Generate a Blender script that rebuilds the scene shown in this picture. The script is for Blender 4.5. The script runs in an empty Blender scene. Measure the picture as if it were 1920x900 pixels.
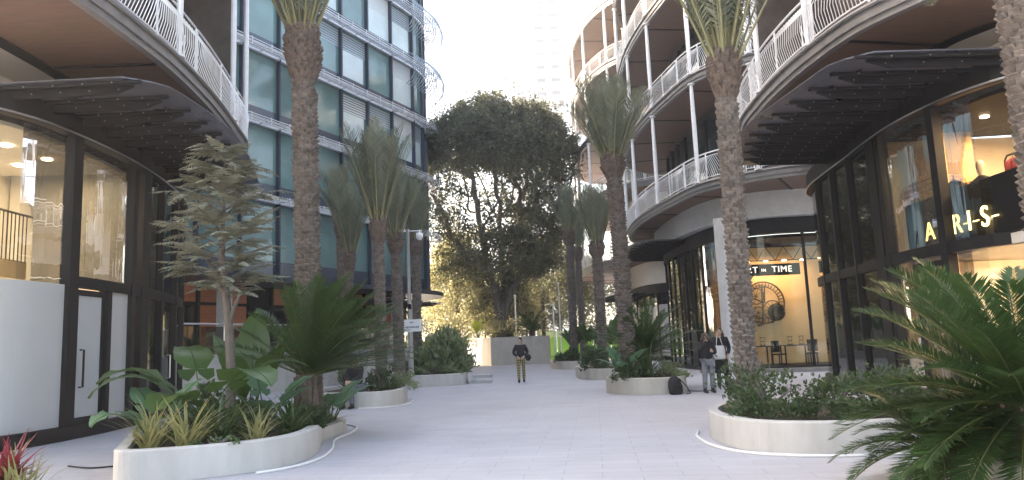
import bpy, math, random
import numpy as np
from mathutils import Vector, Matrix
R = math.radians
rng = random.Random(7)
HAZE = .0014
nr = np.random.default_rng(11)
scene = bpy.context.scene
COL = scene.collection

# ------------------------------------------------------------------ materials
def nodes_of(name):
    m = bpy.data.materials.new(name); m.use_nodes = True
    nt = m.node_tree
    b = nt.nodes['Principled BSDF']
    return m, nt, b

def mat(name, col, rough=.6, metal=0., var=0., vscale=3., bump=0., bscale=20., spec=.5, stretch=None, emit=None, estr=0., coat=0.):
    m, nt, b = nodes_of(name)
    b.inputs['Base Color'].default_value = (*col, 1)
    b.inputs['Roughness'].default_value = rough
    b.inputs['Metallic'].default_value = metal
    b.inputs['Specular IOR Level'].default_value = spec
    if coat: b.inputs['Coat Weight'].default_value = coat
    L = nt.links
    if var or bump:
        tc = nt.nodes.new('ShaderNodeTexCoord'); mp = nt.nodes.new('ShaderNodeMapping')
        L.new(tc.outputs['Object'], mp.inputs['Vector'])
        if stretch: mp.inputs['Scale'].default_value = stretch
    if var:
        n = nt.nodes.new('ShaderNodeTexNoise'); n.inputs['Scale'].default_value = vscale
        n.inputs['Detail'].default_value = 6; n.inputs['Roughness'].default_value = .65
        L.new(mp.outputs[0], n.inputs['Vector'])
        r = nt.nodes.new('ShaderNodeValToRGB')
        r.color_ramp.elements[0].position = .3; r.color_ramp.elements[1].position = .7
        r.color_ramp.elements[0].color = (*[max(0, c*(1-var)) for c in col], 1)
        r.color_ramp.elements[1].color = (*[min(1, c*(1+var)) for c in col], 1)
        L.new(n.outputs['Fac'], r.inputs[0]); L.new(r.outputs[0], b.inputs['Base Color'])
        mr = nt.nodes.new('ShaderNodeMapRange')
        mr.inputs['To Min'].default_value = max(.02, rough-.12); mr.inputs['To Max'].default_value = min(1, rough+.12)
        L.new(n.outputs['Fac'], mr.inputs['Value']); L.new(mr.outputs[0], b.inputs['Roughness'])
    if bump:
        n2 = nt.nodes.new('ShaderNodeTexNoise'); n2.inputs['Scale'].default_value = bscale; n2.inputs['Detail'].default_value = 5
        L.new(mp.outputs[0], n2.inputs['Vector'])
        bp = nt.nodes.new('ShaderNodeBump'); bp.inputs['Strength'].default_value = bump; bp.inputs['Distance'].default_value = .02
        L.new(n2.outputs['Fac'], bp.inputs['Height']); L.new(bp.outputs[0], b.inputs['Normal'])
    if emit:
        b.inputs['Emission Color'].default_value = (*emit, 1); b.inputs['Emission Strength'].default_value = estr
    return m

def leafmat(name, c0, c1, trans=.35, tcol=None, rough=.45, spec=.4, scale=1.2):
    """leaf: colour varies leaf by leaf and over clumps; light also passes through"""
    m, nt, b = nodes_of(name); L = nt.links
    g = nt.nodes.new('ShaderNodeNewGeometry')
    tc = nt.nodes.new('ShaderNodeTexCoord')
    n = nt.nodes.new('ShaderNodeTexNoise'); n.inputs['Scale'].default_value = scale; n.inputs['Detail'].default_value = 3
    L.new(tc.outputs['Object'], n.inputs['Vector'])
    a = nt.nodes.new('ShaderNodeMath'); a.operation = 'ADD'
    mu = nt.nodes.new('ShaderNodeMath'); mu.operation = 'MULTIPLY'; mu.inputs[1].default_value = .55
    L.new(g.outputs['Random Per Island'], mu.inputs[0])
    mu2 = nt.nodes.new('ShaderNodeMath'); mu2.operation = 'MULTIPLY_ADD'; mu2.inputs[1].default_value = 1.2; mu2.inputs[2].default_value = -.38
    L.new(n.outputs['Fac'], mu2.inputs[0])
    L.new(mu.outputs[0], a.inputs[0]); L.new(mu2.outputs[0], a.inputs[1])
    r = nt.nodes.new('ShaderNodeValToRGB')
    r.color_ramp.elements[0].position = .05; r.color_ramp.elements[1].position = .95
    r.color_ramp.elements[0].color = (*c0, 1); r.color_ramp.elements[1].color = (*c1, 1)
    L.new(a.outputs[0], r.inputs[0]); L.new(r.outputs[0], b.inputs['Base Color'])
    b.inputs['Roughness'].default_value = rough; b.inputs['Specular IOR Level'].default_value = spec
    t = nt.nodes.new('ShaderNodeBsdfTranslucent')
    hs = nt.nodes.new('ShaderNodeMix'); hs.data_type = 'RGBA'; hs.blend_type = 'MIX'; hs.inputs[0].default_value = .6
    L.new(r.outputs[0], hs.inputs[6]); hs.inputs[7].default_value = (*(tcol or tuple(min(1, 2.2*c) for c in c1)), 1)
    L.new(hs.outputs[2], t.inputs['Color'])
    mx = nt.nodes.new('ShaderNodeMixShader'); mx.inputs[0].default_value = trans
    out = nt.nodes['Material Output']
    L.new(b.outputs[0], mx.inputs[1]); L.new(t.outputs[0], mx.inputs[2]); L.new(mx.outputs[0], out.inputs['Surface'])
    return m

def glassmat(name, tint=(.9, .93, .92), refl=.75, rough=.0, base=.0):
    m = bpy.data.materials.new(name); m.use_nodes = True
    nt = m.node_tree; nt.nodes.clear(); L = nt.links
    out = nt.nodes.new('ShaderNodeOutputMaterial')
    tr = nt.nodes.new('ShaderNodeBsdfTransparent'); tr.inputs[0].default_value = (*tint, 1)
    gl = nt.nodes.new('ShaderNodeBsdfGlossy'); gl.inputs['Roughness'].default_value = rough
    lw = nt.nodes.new('ShaderNodeFresnel'); lw.inputs[0].default_value = 1.45
    mu = nt.nodes.new('ShaderNodeMath'); mu.operation = 'MULTIPLY_ADD'; mu.use_clamp = True
    mu.inputs[1].default_value = refl; mu.inputs[2].default_value = base
    tc = nt.nodes.new('ShaderNodeTexCoord')
    n = nt.nodes.new('ShaderNodeTexNoise'); n.inputs['Scale'].default_value = .7; n.inputs['Detail'].default_value = 2
    mp = nt.nodes.new('ShaderNodeMapping'); mp.inputs['Scale'].default_value = (3, 3, .35)
    L.new(tc.outputs['Object'], mp.inputs[0]); L.new(mp.outputs[0], n.inputs['Vector'])
    bp = nt.nodes.new('ShaderNodeBump'); bp.inputs['Strength'].default_value = .08; bp.inputs['Distance'].default_value = .10
    L.new(n.outputs['Fac'], bp.inputs['Height']); L.new(bp.outputs[0], gl.inputs['Normal'])
    mx = nt.nodes.new('ShaderNodeMixShader')
    L.new(lw.outputs[0], mu.inputs[0]); L.new(mu.outputs[0], mx.inputs[0])
    L.new(tr.outputs[0], mx.inputs[1]); L.new(gl.outputs[0], mx.inputs[2]); L.new(mx.outputs[0], out.inputs[0])
    return m

MT = {}
MT['white_metal'] = mat('white_metal', (.78, .78, .79), .4, var=.08, vscale=6)
MT['rail_panel'] = mat('rail_panel', (.6, .61, .62), .5)
MT['dark_metal'] = mat('dark_metal', (.014, .0135, .016), .5, .0, var=.25, vscale=4, spec=.2)
MT['charcoal'] = mat('charcoal', (.015, .0145, .017), .5, var=.2, vscale=3, spec=.2)
MT['canopy_sheet'] = mat('canopy_sheet', (.10, .10, .118), .3, .2, var=.15, vscale=1.5)
MT['steel'] = mat('steel', (.55, .56, .58), .3, .9)
MT['rivet'] = mat('rivet', (.32, .32, .33), .35, .6)
MT['wood'] = mat('wood_soffit', (.175, .107, .076), .6, var=.22, vscale=1.6, stretch=(1, 6, 1), bump=.1, bscale=30)
MT['cream'] = mat('cream_plaster', (.68, .63, .56), .8, var=.06, vscale=2)
MT['upper_wall'] = mat('brown_cladding', (.085, .068, .06), .65, var=.3, vscale=2.5)
MT['slab_edge'] = mat('slab_edge_metal', (.20, .19, .185), .45, .1, var=.2)
MT['roof'] = mat('roof_grey', (.3, .3, .3), .8, var=.15)
MT['film'] = mat('white_film', (.50, .505, .50), .32, var=.04, vscale=.8, spec=.6)
MT['glass'] = glassmat('shop_glass')
MT['dark_glass'] = mat('dark_reflective_glass', (.012, .014, .014), .03, 0, spec=1.0)
MT['blue_glass'] = mat('teal_curtain_glass', (.105, .205, .205), .05, .0, var=.3, vscale=.25, spec=.9)
MT['pale_glass'] = mat('painted_sky_glass', (.50, .60, .62), .12, 0., var=.12, vscale=.4, spec=.8)  # pale base colour stands in for sky reflected in the upper windows
MT['spandrel'] = mat('navy_spandrel', (.035, .05, .08), .2, .1, spec=.7)
MT['mullion_blue'] = mat('blue_grey_mullion', (.34, .40, .47), .4, .2)
MT['mullion_dark'] = mat('navy_mullion', (.02, .028, .05), .4, .2)
MT['shade'] = mat('sunshade_aluminium', (.58, .60, .63), .4, .2)
MT['balc_glass'] = mat('balcony_window_glass', (.05, .075, .08), .05, .2, spec=.9, var=.3, vscale=.5)
MT['beige'] = mat('beige_interior', (.66, .58, .47), .8, var=.05, vscale=1)
MT['tan'] = mat('tan_interior', (.62, .40, .20), .8, var=.07, vscale=1)
MT['orange_wall'] = mat('orange_wood_panel', (.42, .13, .05), .45, var=.25, vscale=2, stretch=(1, 1, 5))
MT['black_panel'] = mat('black_panel', (.008, .008, .009), .6, spec=.2)
MT['bronze'] = mat('bronze_bar', (.07, .05, .035), .4, .4)
MT['concrete_white'] = mat('white_render', (.46, .445, .42), .75, var=.13, vscale=2.6, stretch=(1, 1, .35), bump=.12, bscale=40)
MT['concrete_beige'] = mat('beige_stone', (.42, .385, .335), .8, var=.14, vscale=2.4, stretch=(1, 1, .4), bump=.15, bscale=30)
MT['concrete_col'] = mat('pale_concrete', (.5, .5, .49), .7, var=.1, vscale=3)
MT['soil'] = mat('soil', (.045, .034, .025), .95, var=.5, vscale=12, bump=.8, bscale=30)
MT['trunk_palm'] = mat('palm_bark', (.15, .125, .108), .9, var=.55, vscale=7, bump=.8, bscale=35)
MT['trunk_head'] = mat('palm_frond_bases', (.115, .085, .068), .9, var=.5, vscale=9, bump=.8, bscale=30)
MT['bark'] = mat('ficus_bark', (.15, .125, .11), .85, var=.35, vscale=5, bump=.6, bscale=15)
MT['bark_pale'] = mat('pale_bark', (.095, .078, .066), .85, var=.35, vscale=4, bump=.4, bscale=15)
MT['palm_leaf'] = leafmat('palm_leaf', (.05, .062, .042), (.20, .22, .15), .2)
MT['palm_rachis'] = mat('palm_rachis', (.20, .19, .10), .6, var=.25)
MT['cycad_rachis'] = mat('cycad_rachis', (.07, .09, .025), .5, var=.25)
MT['cycad_leaf'] = leafmat('cycad_leaf', (.018, .042, .013), (.055, .105, .032), .2, rough=.35, spec=.5)
MT['ficus_leaf'] = leafmat('ficus_leaf', (.05, .06, .04), (.15, .155, .095), .32, tcol=(.24, .24, .10), scale=.35)
MT['ficus_leaf_sunlit_tone'] = leafmat('olive_sunlit_tone', (.15, .15, .08), (.42, .40, .25), .5, tcol=(.62, .58, .32), scale=.5)  # olive colour raised so the leaves carry sunlight in their own tone
MT['hedge_leaf'] = leafmat('dark_shrub_leaf', (.022, .045, .02), (.07, .11, .045), .25, scale=2)
MT['shrub_grey'] = leafmat('grey_green_leaf', (.085, .115, .06), (.24, .28, .15), .3, scale=2)
MT['wattle_leaf'] = leafmat('grey_feathery_leaf', (.16, .165, .12), (.36, .36, .275), .2, tcol=(.25, .24, .16), rough=.7, spec=.2, scale=3)
MT['big_leaf'] = leafmat('big_leaf', (.025, .06, .018), (.06, .115, .03), .28, rough=.35, spec=.5, scale=1.5)
MT['taro_leaf'] = leafmat('blue_green_leaf', (.05, .12, .07), (.10, .20, .11), .25, rough=.45, scale=2)
MT['lime_leaf'] = leafmat('lime_leaf', (.22, .30, .04), (.42, .48, .08), .5, tcol=(.6, .65, .1), scale=1)
MT['stripe_leaf'] = leafmat('striped_grass', (.12, .15, .05), (.42, .38, .18), .25, scale=4)
MT['red_leaf'] = leafmat('red_leaf', (.09, .012, .018), (.28, .04, .05), .3, scale=3)
MT['strap_leaf'] = leafmat('strap_leaf', (.025, .06, .02), (.09, .14, .05), .25, scale=3)
MT['lamp'] = mat('lamp_disc', (1, .9, .75), .5, emit=(1, .82, .6), estr=6)
MT['lit_letter'] = mat('lit_letter', (1, .85, .45), .5, emit=(1, .78, .3), estr=1.3)
MT['white_letter'] = mat('white_letter', (.9, .9, .88), .5, emit=(1, .97, .9), estr=.35)
MT['skin'] = mat('skin', (.52, .33, .25), .55)
MT['hair_dark'] = mat('dark_hair', (.02, .014, .011), .6, var=.3, vscale=30)
MT['hair_brown'] = mat('brown_hair', (.06, .035, .022), .6, var=.3, vscale=30)
MT['black_cloth'] = mat('black_cloth', (.017, .016, .02), .9, var=.3, vscale=12, bump=.3, bscale=25)
MT['grey_jeans'] = mat('grey_jeans', (.16, .17, .19), .9, var=.2, vscale=10, bump=.2)
MT['blue_jeans'] = mat('blue_grey_jeans', (.10, .11, .15), .9, var=.2, vscale=10, bump=.2)
MT['tote'] = mat('white_canvas', (.62, .61, .6), .9, var=.1, vscale=8, bump=.3)
MT['red_cloth'] = mat('red_cloth', (.22, .015, .02), .9, var=.3, vscale=4)
MT['mannequin'] = mat('mannequin_skin', (.6, .42, .28), .5)
MT['tan_leather'] = mat('tan_leather', (.55, .28, .10), .5)
MT['phone'] = mat('phone_black', (.01, .01, .012), .2)
MT['lime_hoarding'] = mat('lime_hoarding', (.20, .48, .07), .6, var=.08, vscale=1)
MT['pale_hoarding'] = mat('pale_green_hoarding', (.52, .66, .38), .6)
MT['sign_white'] = mat('sign_white', (.75, .75, .76), .5)
MT['sign_ink'] = mat('sign_ink', (.12, .12, .13), .6)
MT['tower'] = mat('pale_tower', (.64, .63, .61), .8, var=.05, vscale=.2)
MT['tower_win'] = mat('tower_window', (.26, .27, .29), .4)
MT['hose'] = mat('white_edging', (.7, .7, .69), .5)

def plaidmat():
    m, nt, b = nodes_of('yellow_check_cloth'); L = nt.links
    tc = nt.nodes.new('ShaderNodeTexCoord'); sp = nt.nodes.new('ShaderNodeSeparateXYZ')
    L.new(tc.outputs['Object'], sp.inputs[0])
    def stripes(sock, f):
        a = nt.nodes.new('ShaderNodeMath'); a.operation = 'MULTIPLY'; a.inputs[1].default_value = f
        w = nt.nodes.new('ShaderNodeMath'); w.operation = 'FRACT'
        g = nt.nodes.new('ShaderNodeMath'); g.operation = 'GREATER_THAN'; g.inputs[1].default_value = .62
        L.new(sock, a.inputs[0]); L.new(a.outputs[0], w.inputs[0]); L.new(w.outputs[0], g.inputs[0]); return g
    a, c = stripes(sp.outputs['X'], 13), stripes(sp.outputs['Z'], 10)
    s = nt.nodes.new('ShaderNodeMath'); s.operation = 'ADD'; L.new(a.outputs[0], s.inputs[0]); L.new(c.outputs[0], s.inputs[1])
    d = nt.nodes.new('ShaderNodeMath'); d.operation = 'MULTIPLY'; d.inputs[1].default_value = .5; L.new(s.outputs[0], d.inputs[0])
    r = nt.nodes.new('ShaderNodeValToRGB'); r.color_ramp.interpolation = 'CONSTANT'
    r.color_ramp.elements[0].color = (.42, .34, .14, 1)
    r.color_ramp.elements[1].position = .8; r.color_ramp.elements[1].color = (.03, .03, .03, 1)
    e = r.color_ramp.elements.new(.3); e.color = (.13, .11, .06, 1)
    L.new(d.outputs[0], r.inputs[0]); L.new(r.outputs[0], b.inputs['Base Color']); b.inputs['Roughness'].default_value = .9
    return m
MT['plaid'] = plaidmat()

def pavingmat():
    m, nt, b = nodes_of('pale_paving'); L = nt.links
    tc = nt.nodes.new('ShaderNodeTexCoord')
    mp = nt.nodes.new('ShaderNodeMapping'); mp.inputs['Rotation'].default_value = (0, 0, R(6))
    L.new(tc.outputs['Object'], mp.inputs[0])
    br = nt.nodes.new('ShaderNodeTexBrick'); br.inputs['Scale'].default_value = 1.0
    br.inputs['Brick Width'].default_value = .9; br.inputs['Row Height'].default_value = .3
    br.inputs['Mortar Size'].default_value = .005; br.inputs['Mortar Smooth'].default_value = .4
    br.inputs['Color1'].default_value = (.51, .505, .53, 1); br.inputs['Color2'].default_value = (.475, .47, .495, 1)
    br.inputs['Mortar'].default_value = (.31, .31, .33, 1)
    L.new(mp.outputs[0], br.inputs['Vector'])
    n = nt.nodes.new('ShaderNodeTexNoise'); n.inputs['Scale'].default_value = .45; n.inputs['Detail'].default_value = 8; n.inputs['Roughness'].default_value = .7
    L.new(tc.outputs['Object'], n.inputs['Vector'])
    mx = nt.nodes.new('ShaderNodeMix'); mx.data_type = 'RGBA'; mx.blend_type = 'MULTIPLY'; mx.inputs[0].default_value = .9
    r = nt.nodes.new('ShaderNodeValToRGB'); r.color_ramp.elements[0].position = .3; r.color_ramp.elements[1].position = .72
    r.color_ramp.elements[0].color = (.76, .755, .765, 1); r.color_ramp.elements[1].color = (1, 1, 1, 1)
    L.new(n.outputs['Fac'], r.inputs[0]); L.new(br.outputs['Color'], mx.inputs[6]); L.new(r.outputs[0], mx.inputs[7])
    L.new(mx.outputs[2], b.inputs['Base Color']); b.inputs['Roughness'].default_value = .62
    n3 = nt.nodes.new('ShaderNodeTexNoise'); n3.inputs['Scale'].default_value = 60; n3.inputs['Detail'].default_value = 4
    L.new(tc.outputs['Object'], n3.inputs['Vector'])
    bp = nt.nodes.new('ShaderNodeBump'); bp.inputs['Strength'].default_value = .15; bp.inputs['Distance'].default_value = .01
    L.new(n3.outputs['Fac'], bp.inputs['Height']); L.new(bp.outputs[0], b.inputs['Normal'])
    return m
MT['paving'] = pavingmat()

# ------------------------------------------------------------------ mesh builder
class MB:
    def __init__(s): s.v = []; s.f = []; s.m = []
    def add(s, vs, fs, mi=0):
        o = len(s.v); s.v.extend([tuple(map(float, p)) for p in vs])
        s.f.extend([tuple(i+o for i in f) for f in fs]); s.m.extend([mi]*len(fs)); return s
    def arr(s, V, F, mi=0):
        o = len(s.v); s.v.extend(map(tuple, np.asarray(V, float).tolist()))
        s.f.extend(map(tuple, (np.asarray(F)+o).tolist())); s.m.extend([mi]*len(F)); return s
    def box(s, c, d, rz=0, mi=0, M=None):
        x, y, z = d[0]/2, d[1]/2, d[2]/2
        P = [(-x,-y,-z),(x,-y,-z),(x,y,-z),(-x,y,-z),(-x,-y,z),(x,-y,z),(x,y,z),(-x,y,z)]
        if M is None: M = Matrix.Rotation(rz, 3, 'Z')
        c = Vector(c)
        return s.add([M @ Vector(p) + c for p in P], [(3,2,1,0),(4,5,6,7),(0,1,5,4),(1,2,6,5),(2,3,7,6),(3,0,4,7)], mi)
    def tube(s, pts, r, n=6, mi=0, cap=True):
        pts = [Vector(p) for p in pts]; k = len(pts)
        rs = r if isinstance(r, (list, tuple)) else [r]*k
        vs = []; ref = None
        for i, p in enumerate(pts):
            t = (pts[min(i+1, k-1)] - pts[max(i-1, 0)])
            if t.length < 1e-9: t = Vector((0, 0, 1))
            t.normalize()
            if ref is None: ref = Vector((1, 0, 0)) if abs(t.x) < .8 else Vector((0, 1, 0))
            a = (ref - t*ref.dot(t)).normalized(); ref = a; b = t.cross(a)
            for j in range(n):
                th = 2*math.pi*j/n; vs.append(p + (a*math.cos(th) + b*math.sin(th))*rs[i])
        fs = [(i*n+j, i*n+(j+1) % n, (i+1)*n+(j+1) % n, (i+1)*n+j) for i in range(k-1) for j in range(n)]
        if cap: fs += [tuple(range(n))[::-1], tuple(range((k-1)*n, k*n))]
        return s.add(vs, fs, mi)
    def lathe(s, prof, c=(0, 0, 0), n=16, mi=0, caps=True):
        vs = []
        for r, z in prof:
            for j in range(n): th = 2*math.pi*j/n; vs.append((c[0]+r*math.cos(th), c[1]+r*math.sin(th), c[2]+z))
        k = len(prof)
        fs = [(i*n+j, i*n+(j+1) % n, (i+1)*n+(j+1) % n, (i+1)*n+j) for i in range(k-1) for j in range(n)]
        if caps: fs += [tuple(range(n))[::-1], tuple(range((k-1)*n, k*n))]
        return s.add(vs, fs, mi)
    def prism(s, poly, z0, z1, mi=0):
        n = len(poly)
        vs = [(x, y, z0) for x, y in poly] + [(x, y, z1) for x, y in poly]
        return s.add(vs, [(i, (i+1) % n, (i+1) % n+n, i+n) for i in range(n)] + [tuple(range(n))[::-1], tuple(range(n, 2*n))], mi)
    def band(s, inner, outer, z0, z1, mi=0):
        """solid between two matching plan polylines"""
        n = len(inner); vs = []
        for a, b in zip(inner, outer): vs += [(*a, z0), (*b, z0), (*b, z1), (*a, z1)]
        fs = []
        for i in range(n-1):
            o = i*4; q = o+4
            fs += [(o, o+1, q+1, q), (o+1, o+2, q+2, q+1), (o+2, o+3, q+3, q+2), (o+3, o, q, q+3)]
        fs += [(3, 2, 1, 0), ((n-1)*4, (n-1)*4+1, (n-1)*4+2, (n-1)*4+3)]
        return s.add(vs, fs, mi)
    def build(s, name, mats, parent=None, smooth=False, loc=None, **props):
        me = bpy.data.meshes.new(name); me.from_pydata(s.v, [], s.f)
        mats = mats if isinstance(mats, (list, tuple)) else [mats]
        for m in mats: me.materials.append(MT[m] if isinstance(m, str) else m)
        if len(mats) > 1: me.polygons.foreach_set('material_index', s.m)
        if smooth: me.polygons.foreach_set('use_smooth', [True]*len(s.f))
        me.update()
        o = bpy.data.objects.new(name, me); COL.objects.link(o)
        if parent is not None: o.parent = parent
        if loc: o.location = loc
        for k, v in props.items(): o[k] = v
        return o

def thing(name, label, cat, loc=(0, 0, 0), rz=0, group=None):
    o = bpy.data.objects.new(name, None); COL.objects.link(o)
    o.location = loc; o.rotation_euler = (0, 0, rz); o.empty_display_size = .2
    o['label'] = label; o['category'] = cat
    if group: o['group'] = group
    return o
def tag(o, label, cat, group=None):
    o['label'] = label; o['category'] = cat
    if group: o['group'] = group
    return o
def copy_thing(o, label, loc, rz=0, sc=1., group=None):
    r = o.copy(); COL.objects.link(r); r.location = loc; r.rotation_euler = (0, 0, rz); r.scale = (sc, sc, sc); r['label'] = label
    if group: r['group'] = group
    for ch in list(o.children):
        c = ch.copy(); COL.objects.link(c); c.parent = r
        for g in list(ch.children):
            d = g.copy(); COL.objects.link(d); d.parent = c
    return r

def smooth_pts(P, sub=8, closed=False):
    P = [np.array(p, float) for p in P]; n = len(P); out = []
    rngi = range(n) if closed else range(n-1)
    for i in rngi:
        if closed: p0, p1, p2, p3 = P[(i-1) % n], P[i], P[(i+1) % n], P[(i+2) % n]
        else: p0, p1, p2, p3 = P[max(i-1, 0)], P[i], P[i+1], P[min(i+2, n-1)]
        for k in range(sub):
            t = k/sub
            out.append(.5*((2*p1)+(-p0+p2)*t+(2*p0-5*p1+4*p2-p3)*t*t+(-p0+3*p1-3*p2+p3)*t**3))
    if not closed: out.append(P[-1])
    return [tuple(p) for p in out]

class Curve:
    """a plan curve measured along its length; 'side' +1: outward is to the right of travel"""
    def __init__(s, P, side=1, sub=10, raw=False):
        s.p = np.array(P if raw else smooth_pts(P, sub)); d = np.linalg.norm(np.diff(s.p, axis=0), axis=1)
        s.s = np.concatenate([[0], np.cumsum(d)]); s.len = s.s[-1]; s.side = side
    def at(s, t): return np.array([np.interp(t, s.s, s.p[:, 0]), np.interp(t, s.s, s.p[:, 1])])
    def tan(s, t):
        e = .15; d = s.at(min(t+e, s.len)) - s.at(max(t-e, 0)); return d/np.linalg.norm(d)
    def nor(s, t): d = s.tan(t); return np.array([d[1], -d[0]])*s.side
    def off(s, d, t0=0, t1=None, step=.35):
        t1 = s.len if t1 is None else t1; n = max(2, int((t1-t0)/step)+1)
        return [tuple(s.at(t)+s.nor(t)*d) for t in np.linspace(t0, t1, n)]
    def pt(s, t, d=0.): return s.at(t)+s.nor(t)*d
    def s_y(s, y): return float(s.s[np.argmin(np.abs(s.p[:, 1]-y))])
    def ang(s, t): d = s.tan(t); return math.atan2(d[1], d[0])
def band(mb, c, d0, d1, z0, z1, t0=0, t1=None, mi=0, step=.35):
    a = c.off(d0, t0, t1, step); b = c.off(d1, t0, t1, step)
    if c.side < 0: a, b = b, a
    return mb.band(a, b, z0, z1, mi)
def vbox(mb, c, t, d, w, dep, z0, z1, mi=0):
    p = c.pt(t, d); return mb.box((p[0], p[1], (z0+z1)/2), (w, dep, z1-z0), c.ang(t), mi)

# ------------------------------------------------------------------ camera, light, sky
TH, RO = R(8.0), R(2.3)
cam = bpy.data.cameras.new('camera'); cam.sensor_width = 36; cam.lens = 36*1400/1920; cam.clip_end = 3000; cam.clip_start = .05
co = bpy.data.objects.new('camera', cam); COL.objects.link(co)
X = Vector((1, 0, 0)); U = Vector((0, -math.sin(TH), math.cos(TH))); Fw = Vector((0, math.cos(TH), math.sin(TH)))
right = X*math.cos(RO) - U*math.sin(RO); up = X*math.sin(RO) + U*math.cos(RO)
co.matrix_world = Matrix(((right.x, up.x, -Fw.x, 0), (right.y, up.y, -Fw.y, 0), (right.z, up.z, -Fw.z, 1.5), (0, 0, 0, 1)))
scene.camera = co
SUN_AZ, SUN_EL = R(-70), R(34)       # azimuth measured from +Y, negative to the left
sd = Vector((math.sin(SUN_AZ)*math.cos(SUN_EL), math.cos(SUN_AZ)*math.cos(SUN_EL), math.sin(SUN_EL)))
sl = bpy.data.lights.new('sun', 'SUN'); sl.energy = 4.0; sl.angle = R(.5); sl.color = (1, .93, .82)
so = bpy.data.objects.new('sun', sl); COL.objects.link(so); so.rotation_euler = sd.to_track_quat('Z', 'Y').to_euler()
w = bpy.data.worlds.new('World'); scene.world = w; w.use_nodes = True
bg = w.node_tree.nodes['Background']; sky = w.node_tree.nodes.new('ShaderNodeTexSky'); sky.sky_type = 'NISHITA'
sky.sun_disc = False; sky.sun_elevation = SUN_EL; sky.sun_rotation = SUN_AZ; sky.dust_density = 3.0; sky.air_density = 1.0; sky.ozone_density = 1.0
w.node_tree.links.new(sky.outputs[0], bg.inputs[0]); bg.inputs[1].default_value = .15
scene.view_settings.view_transform = 'Standard'; scene.view_settings.look = 'None'
scene.view_settings.exposure = 2.7; scene.view_settings.gamma = 1
scene.view_settings.use_white_balance = True; scene.view_settings.white_balance_temperature = 7900; scene.view_settings.white_balance_tint = 12
scene.cycles.max_bounces = 8; scene.cycles.transparent_max_bounces = 16; scene.cycles.diffuse_bounces = 4
scene.cycles.glossy_bounces = 3; scene.cycles.sample_clamp_indirect = 6
scene.cycles.use_denoising = True
# ------------------------------------------------------------------ ground and paving
m = MB(); m.add([(-300, -60, -.004), (300, -60, -.004), (300, 640, -.004), (-300, 640, -.004)], [(0, 1, 2, 3)])
m.build('ground', 'paving', kind='structure')

# ------------------------------------------------------------------ building kit
def railing(c, t0, t1, z, parent, h=1.12, d=-.06, gap=.105, bay=3.8, name='railing'):
    """white balcony railing whose bars sway sideways and bulge outwards in each bay"""
    n = max(1, int(round((t1-t0)/bay)))
    for b in range(n):
        a, e = t0+(t1-t0)*b/n+.05, t0+(t1-t0)*(b+1)/n-.05
        m = MB(); P = lambda t, zz, o=0.: (*c.pt(t, d+o), zz)
        ts = np.linspace(a, e, 9)
        m.tube([P(t, z+h) for t in ts], .028, 6); m.tube([P(t, z+.10) for t in ts], .022, 5)
        m.tube([P(t, z+h-.14) for t in ts], .012, 4)
        k = int((e-a)/gap)
        for i in range(k+1):
            f = i/k; t = a+f*(e-a); g = .42*math.sin(f*2*math.pi)*(1 if b % 2 else -1)
            q = lambda u: min(max(t+g*u*u, a), e)
            m.tube([P(q(0), z+.1), P(q(.35), z+.1+.36*(h-.24), .10), P(q(.7), z+.1+.72*(h-.24), .13), P(q(1), z+h-.14, .02)], .0105, 3, cap=False)
        for t in (a, e, (a+e)/2): m.box((*c.pt(t, d), z+h/2), (.05, .03, h), c.ang(t))
        m.build(name, 'white_metal', parent)

def post(c, t, z0, z1, parent, d=-.02, r=.085):
    m = MB(); p = c.pt(t, d); zm = (z0+z1)/2
    m.tube([(p[0], p[1], z) for z in (z0, z0+.3, zm, z1-.3, z1)], [r*.6, r*.8, r, r*.8, r*.6], 8)
    m.lathe([(r*1.5, 0), (r*1.5, .05)], (p[0], p[1], z0), 8); m.lathe([(r*1.5, 0), (r*1.5, .05)], (p[0], p[1], z1-.05), 8)
    for s in (-1, 1):                                        # twin steel flats that lean onto the slab edge
        q = c.pt(t+s*.13, d+.05); m.tube([(q[0], q[1], z0), (q[0], q[1], z0+.55)], .018, 4)
    return m.build('post', 'white_metal', parent)

def balcony(c, z, depth, parent, t0=0, t1=None, inner=0., inner_mat='cream', th=.42, joint=4.2, soffit='wood'):
    """slab with a dark rolled edge, a timber soffit with dark joints and a pale strip by the wall"""
    t1 = c.len if t1 is None else t1
    m = MB(); band(m, c, -depth, -.10, z+.06, z+th, t0, t1, 0); b = m.build('balcony', 'concrete_col', parent)
    m = MB(); band(m, c, -.0985, .0, z+.12, z+th+.02, t0, t1); band(m, c, -.20, -.05, z-.01, z+.1175, t0, t1)
    pe = [(*p, z+th-.07) for p in c.off(.03, t0, t1)]; m.tube(pe, .045, 6)
    m.build('edge_trim', 'slab_edge', b)
    m = MB(); band(m, c, -depth+inner, -.2025, z, z+.0575, t0, t1); m.build('soffit', soffit, b)
    t = t0+joint*.55
    while t < t1-.2:
        a, e = c.pt(t, -depth+inner+.16), c.pt(t, -.21); mid = (a+e)/2; d = e-a; m = MB()
        m.box((*mid, z-.012), (np.hypot(*d), .10, .02), math.atan2(d[1], d[0])); m.build('soffit_joint', 'charcoal', b); t += joint
    if inner:
        m = MB(); band(m, c, -depth+inner-.15, -depth+inner+.15, z-.03, z-.003, t0, t1); m.build('soffit_joint', 'charcoal', b)
    if inner:
        m = MB(); band(m, c, -depth, -depth+inner-.1525, z+.002, z+.0575, t0, t1); m.build('wall_soffit', inner_mat, b)
    return b

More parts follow.
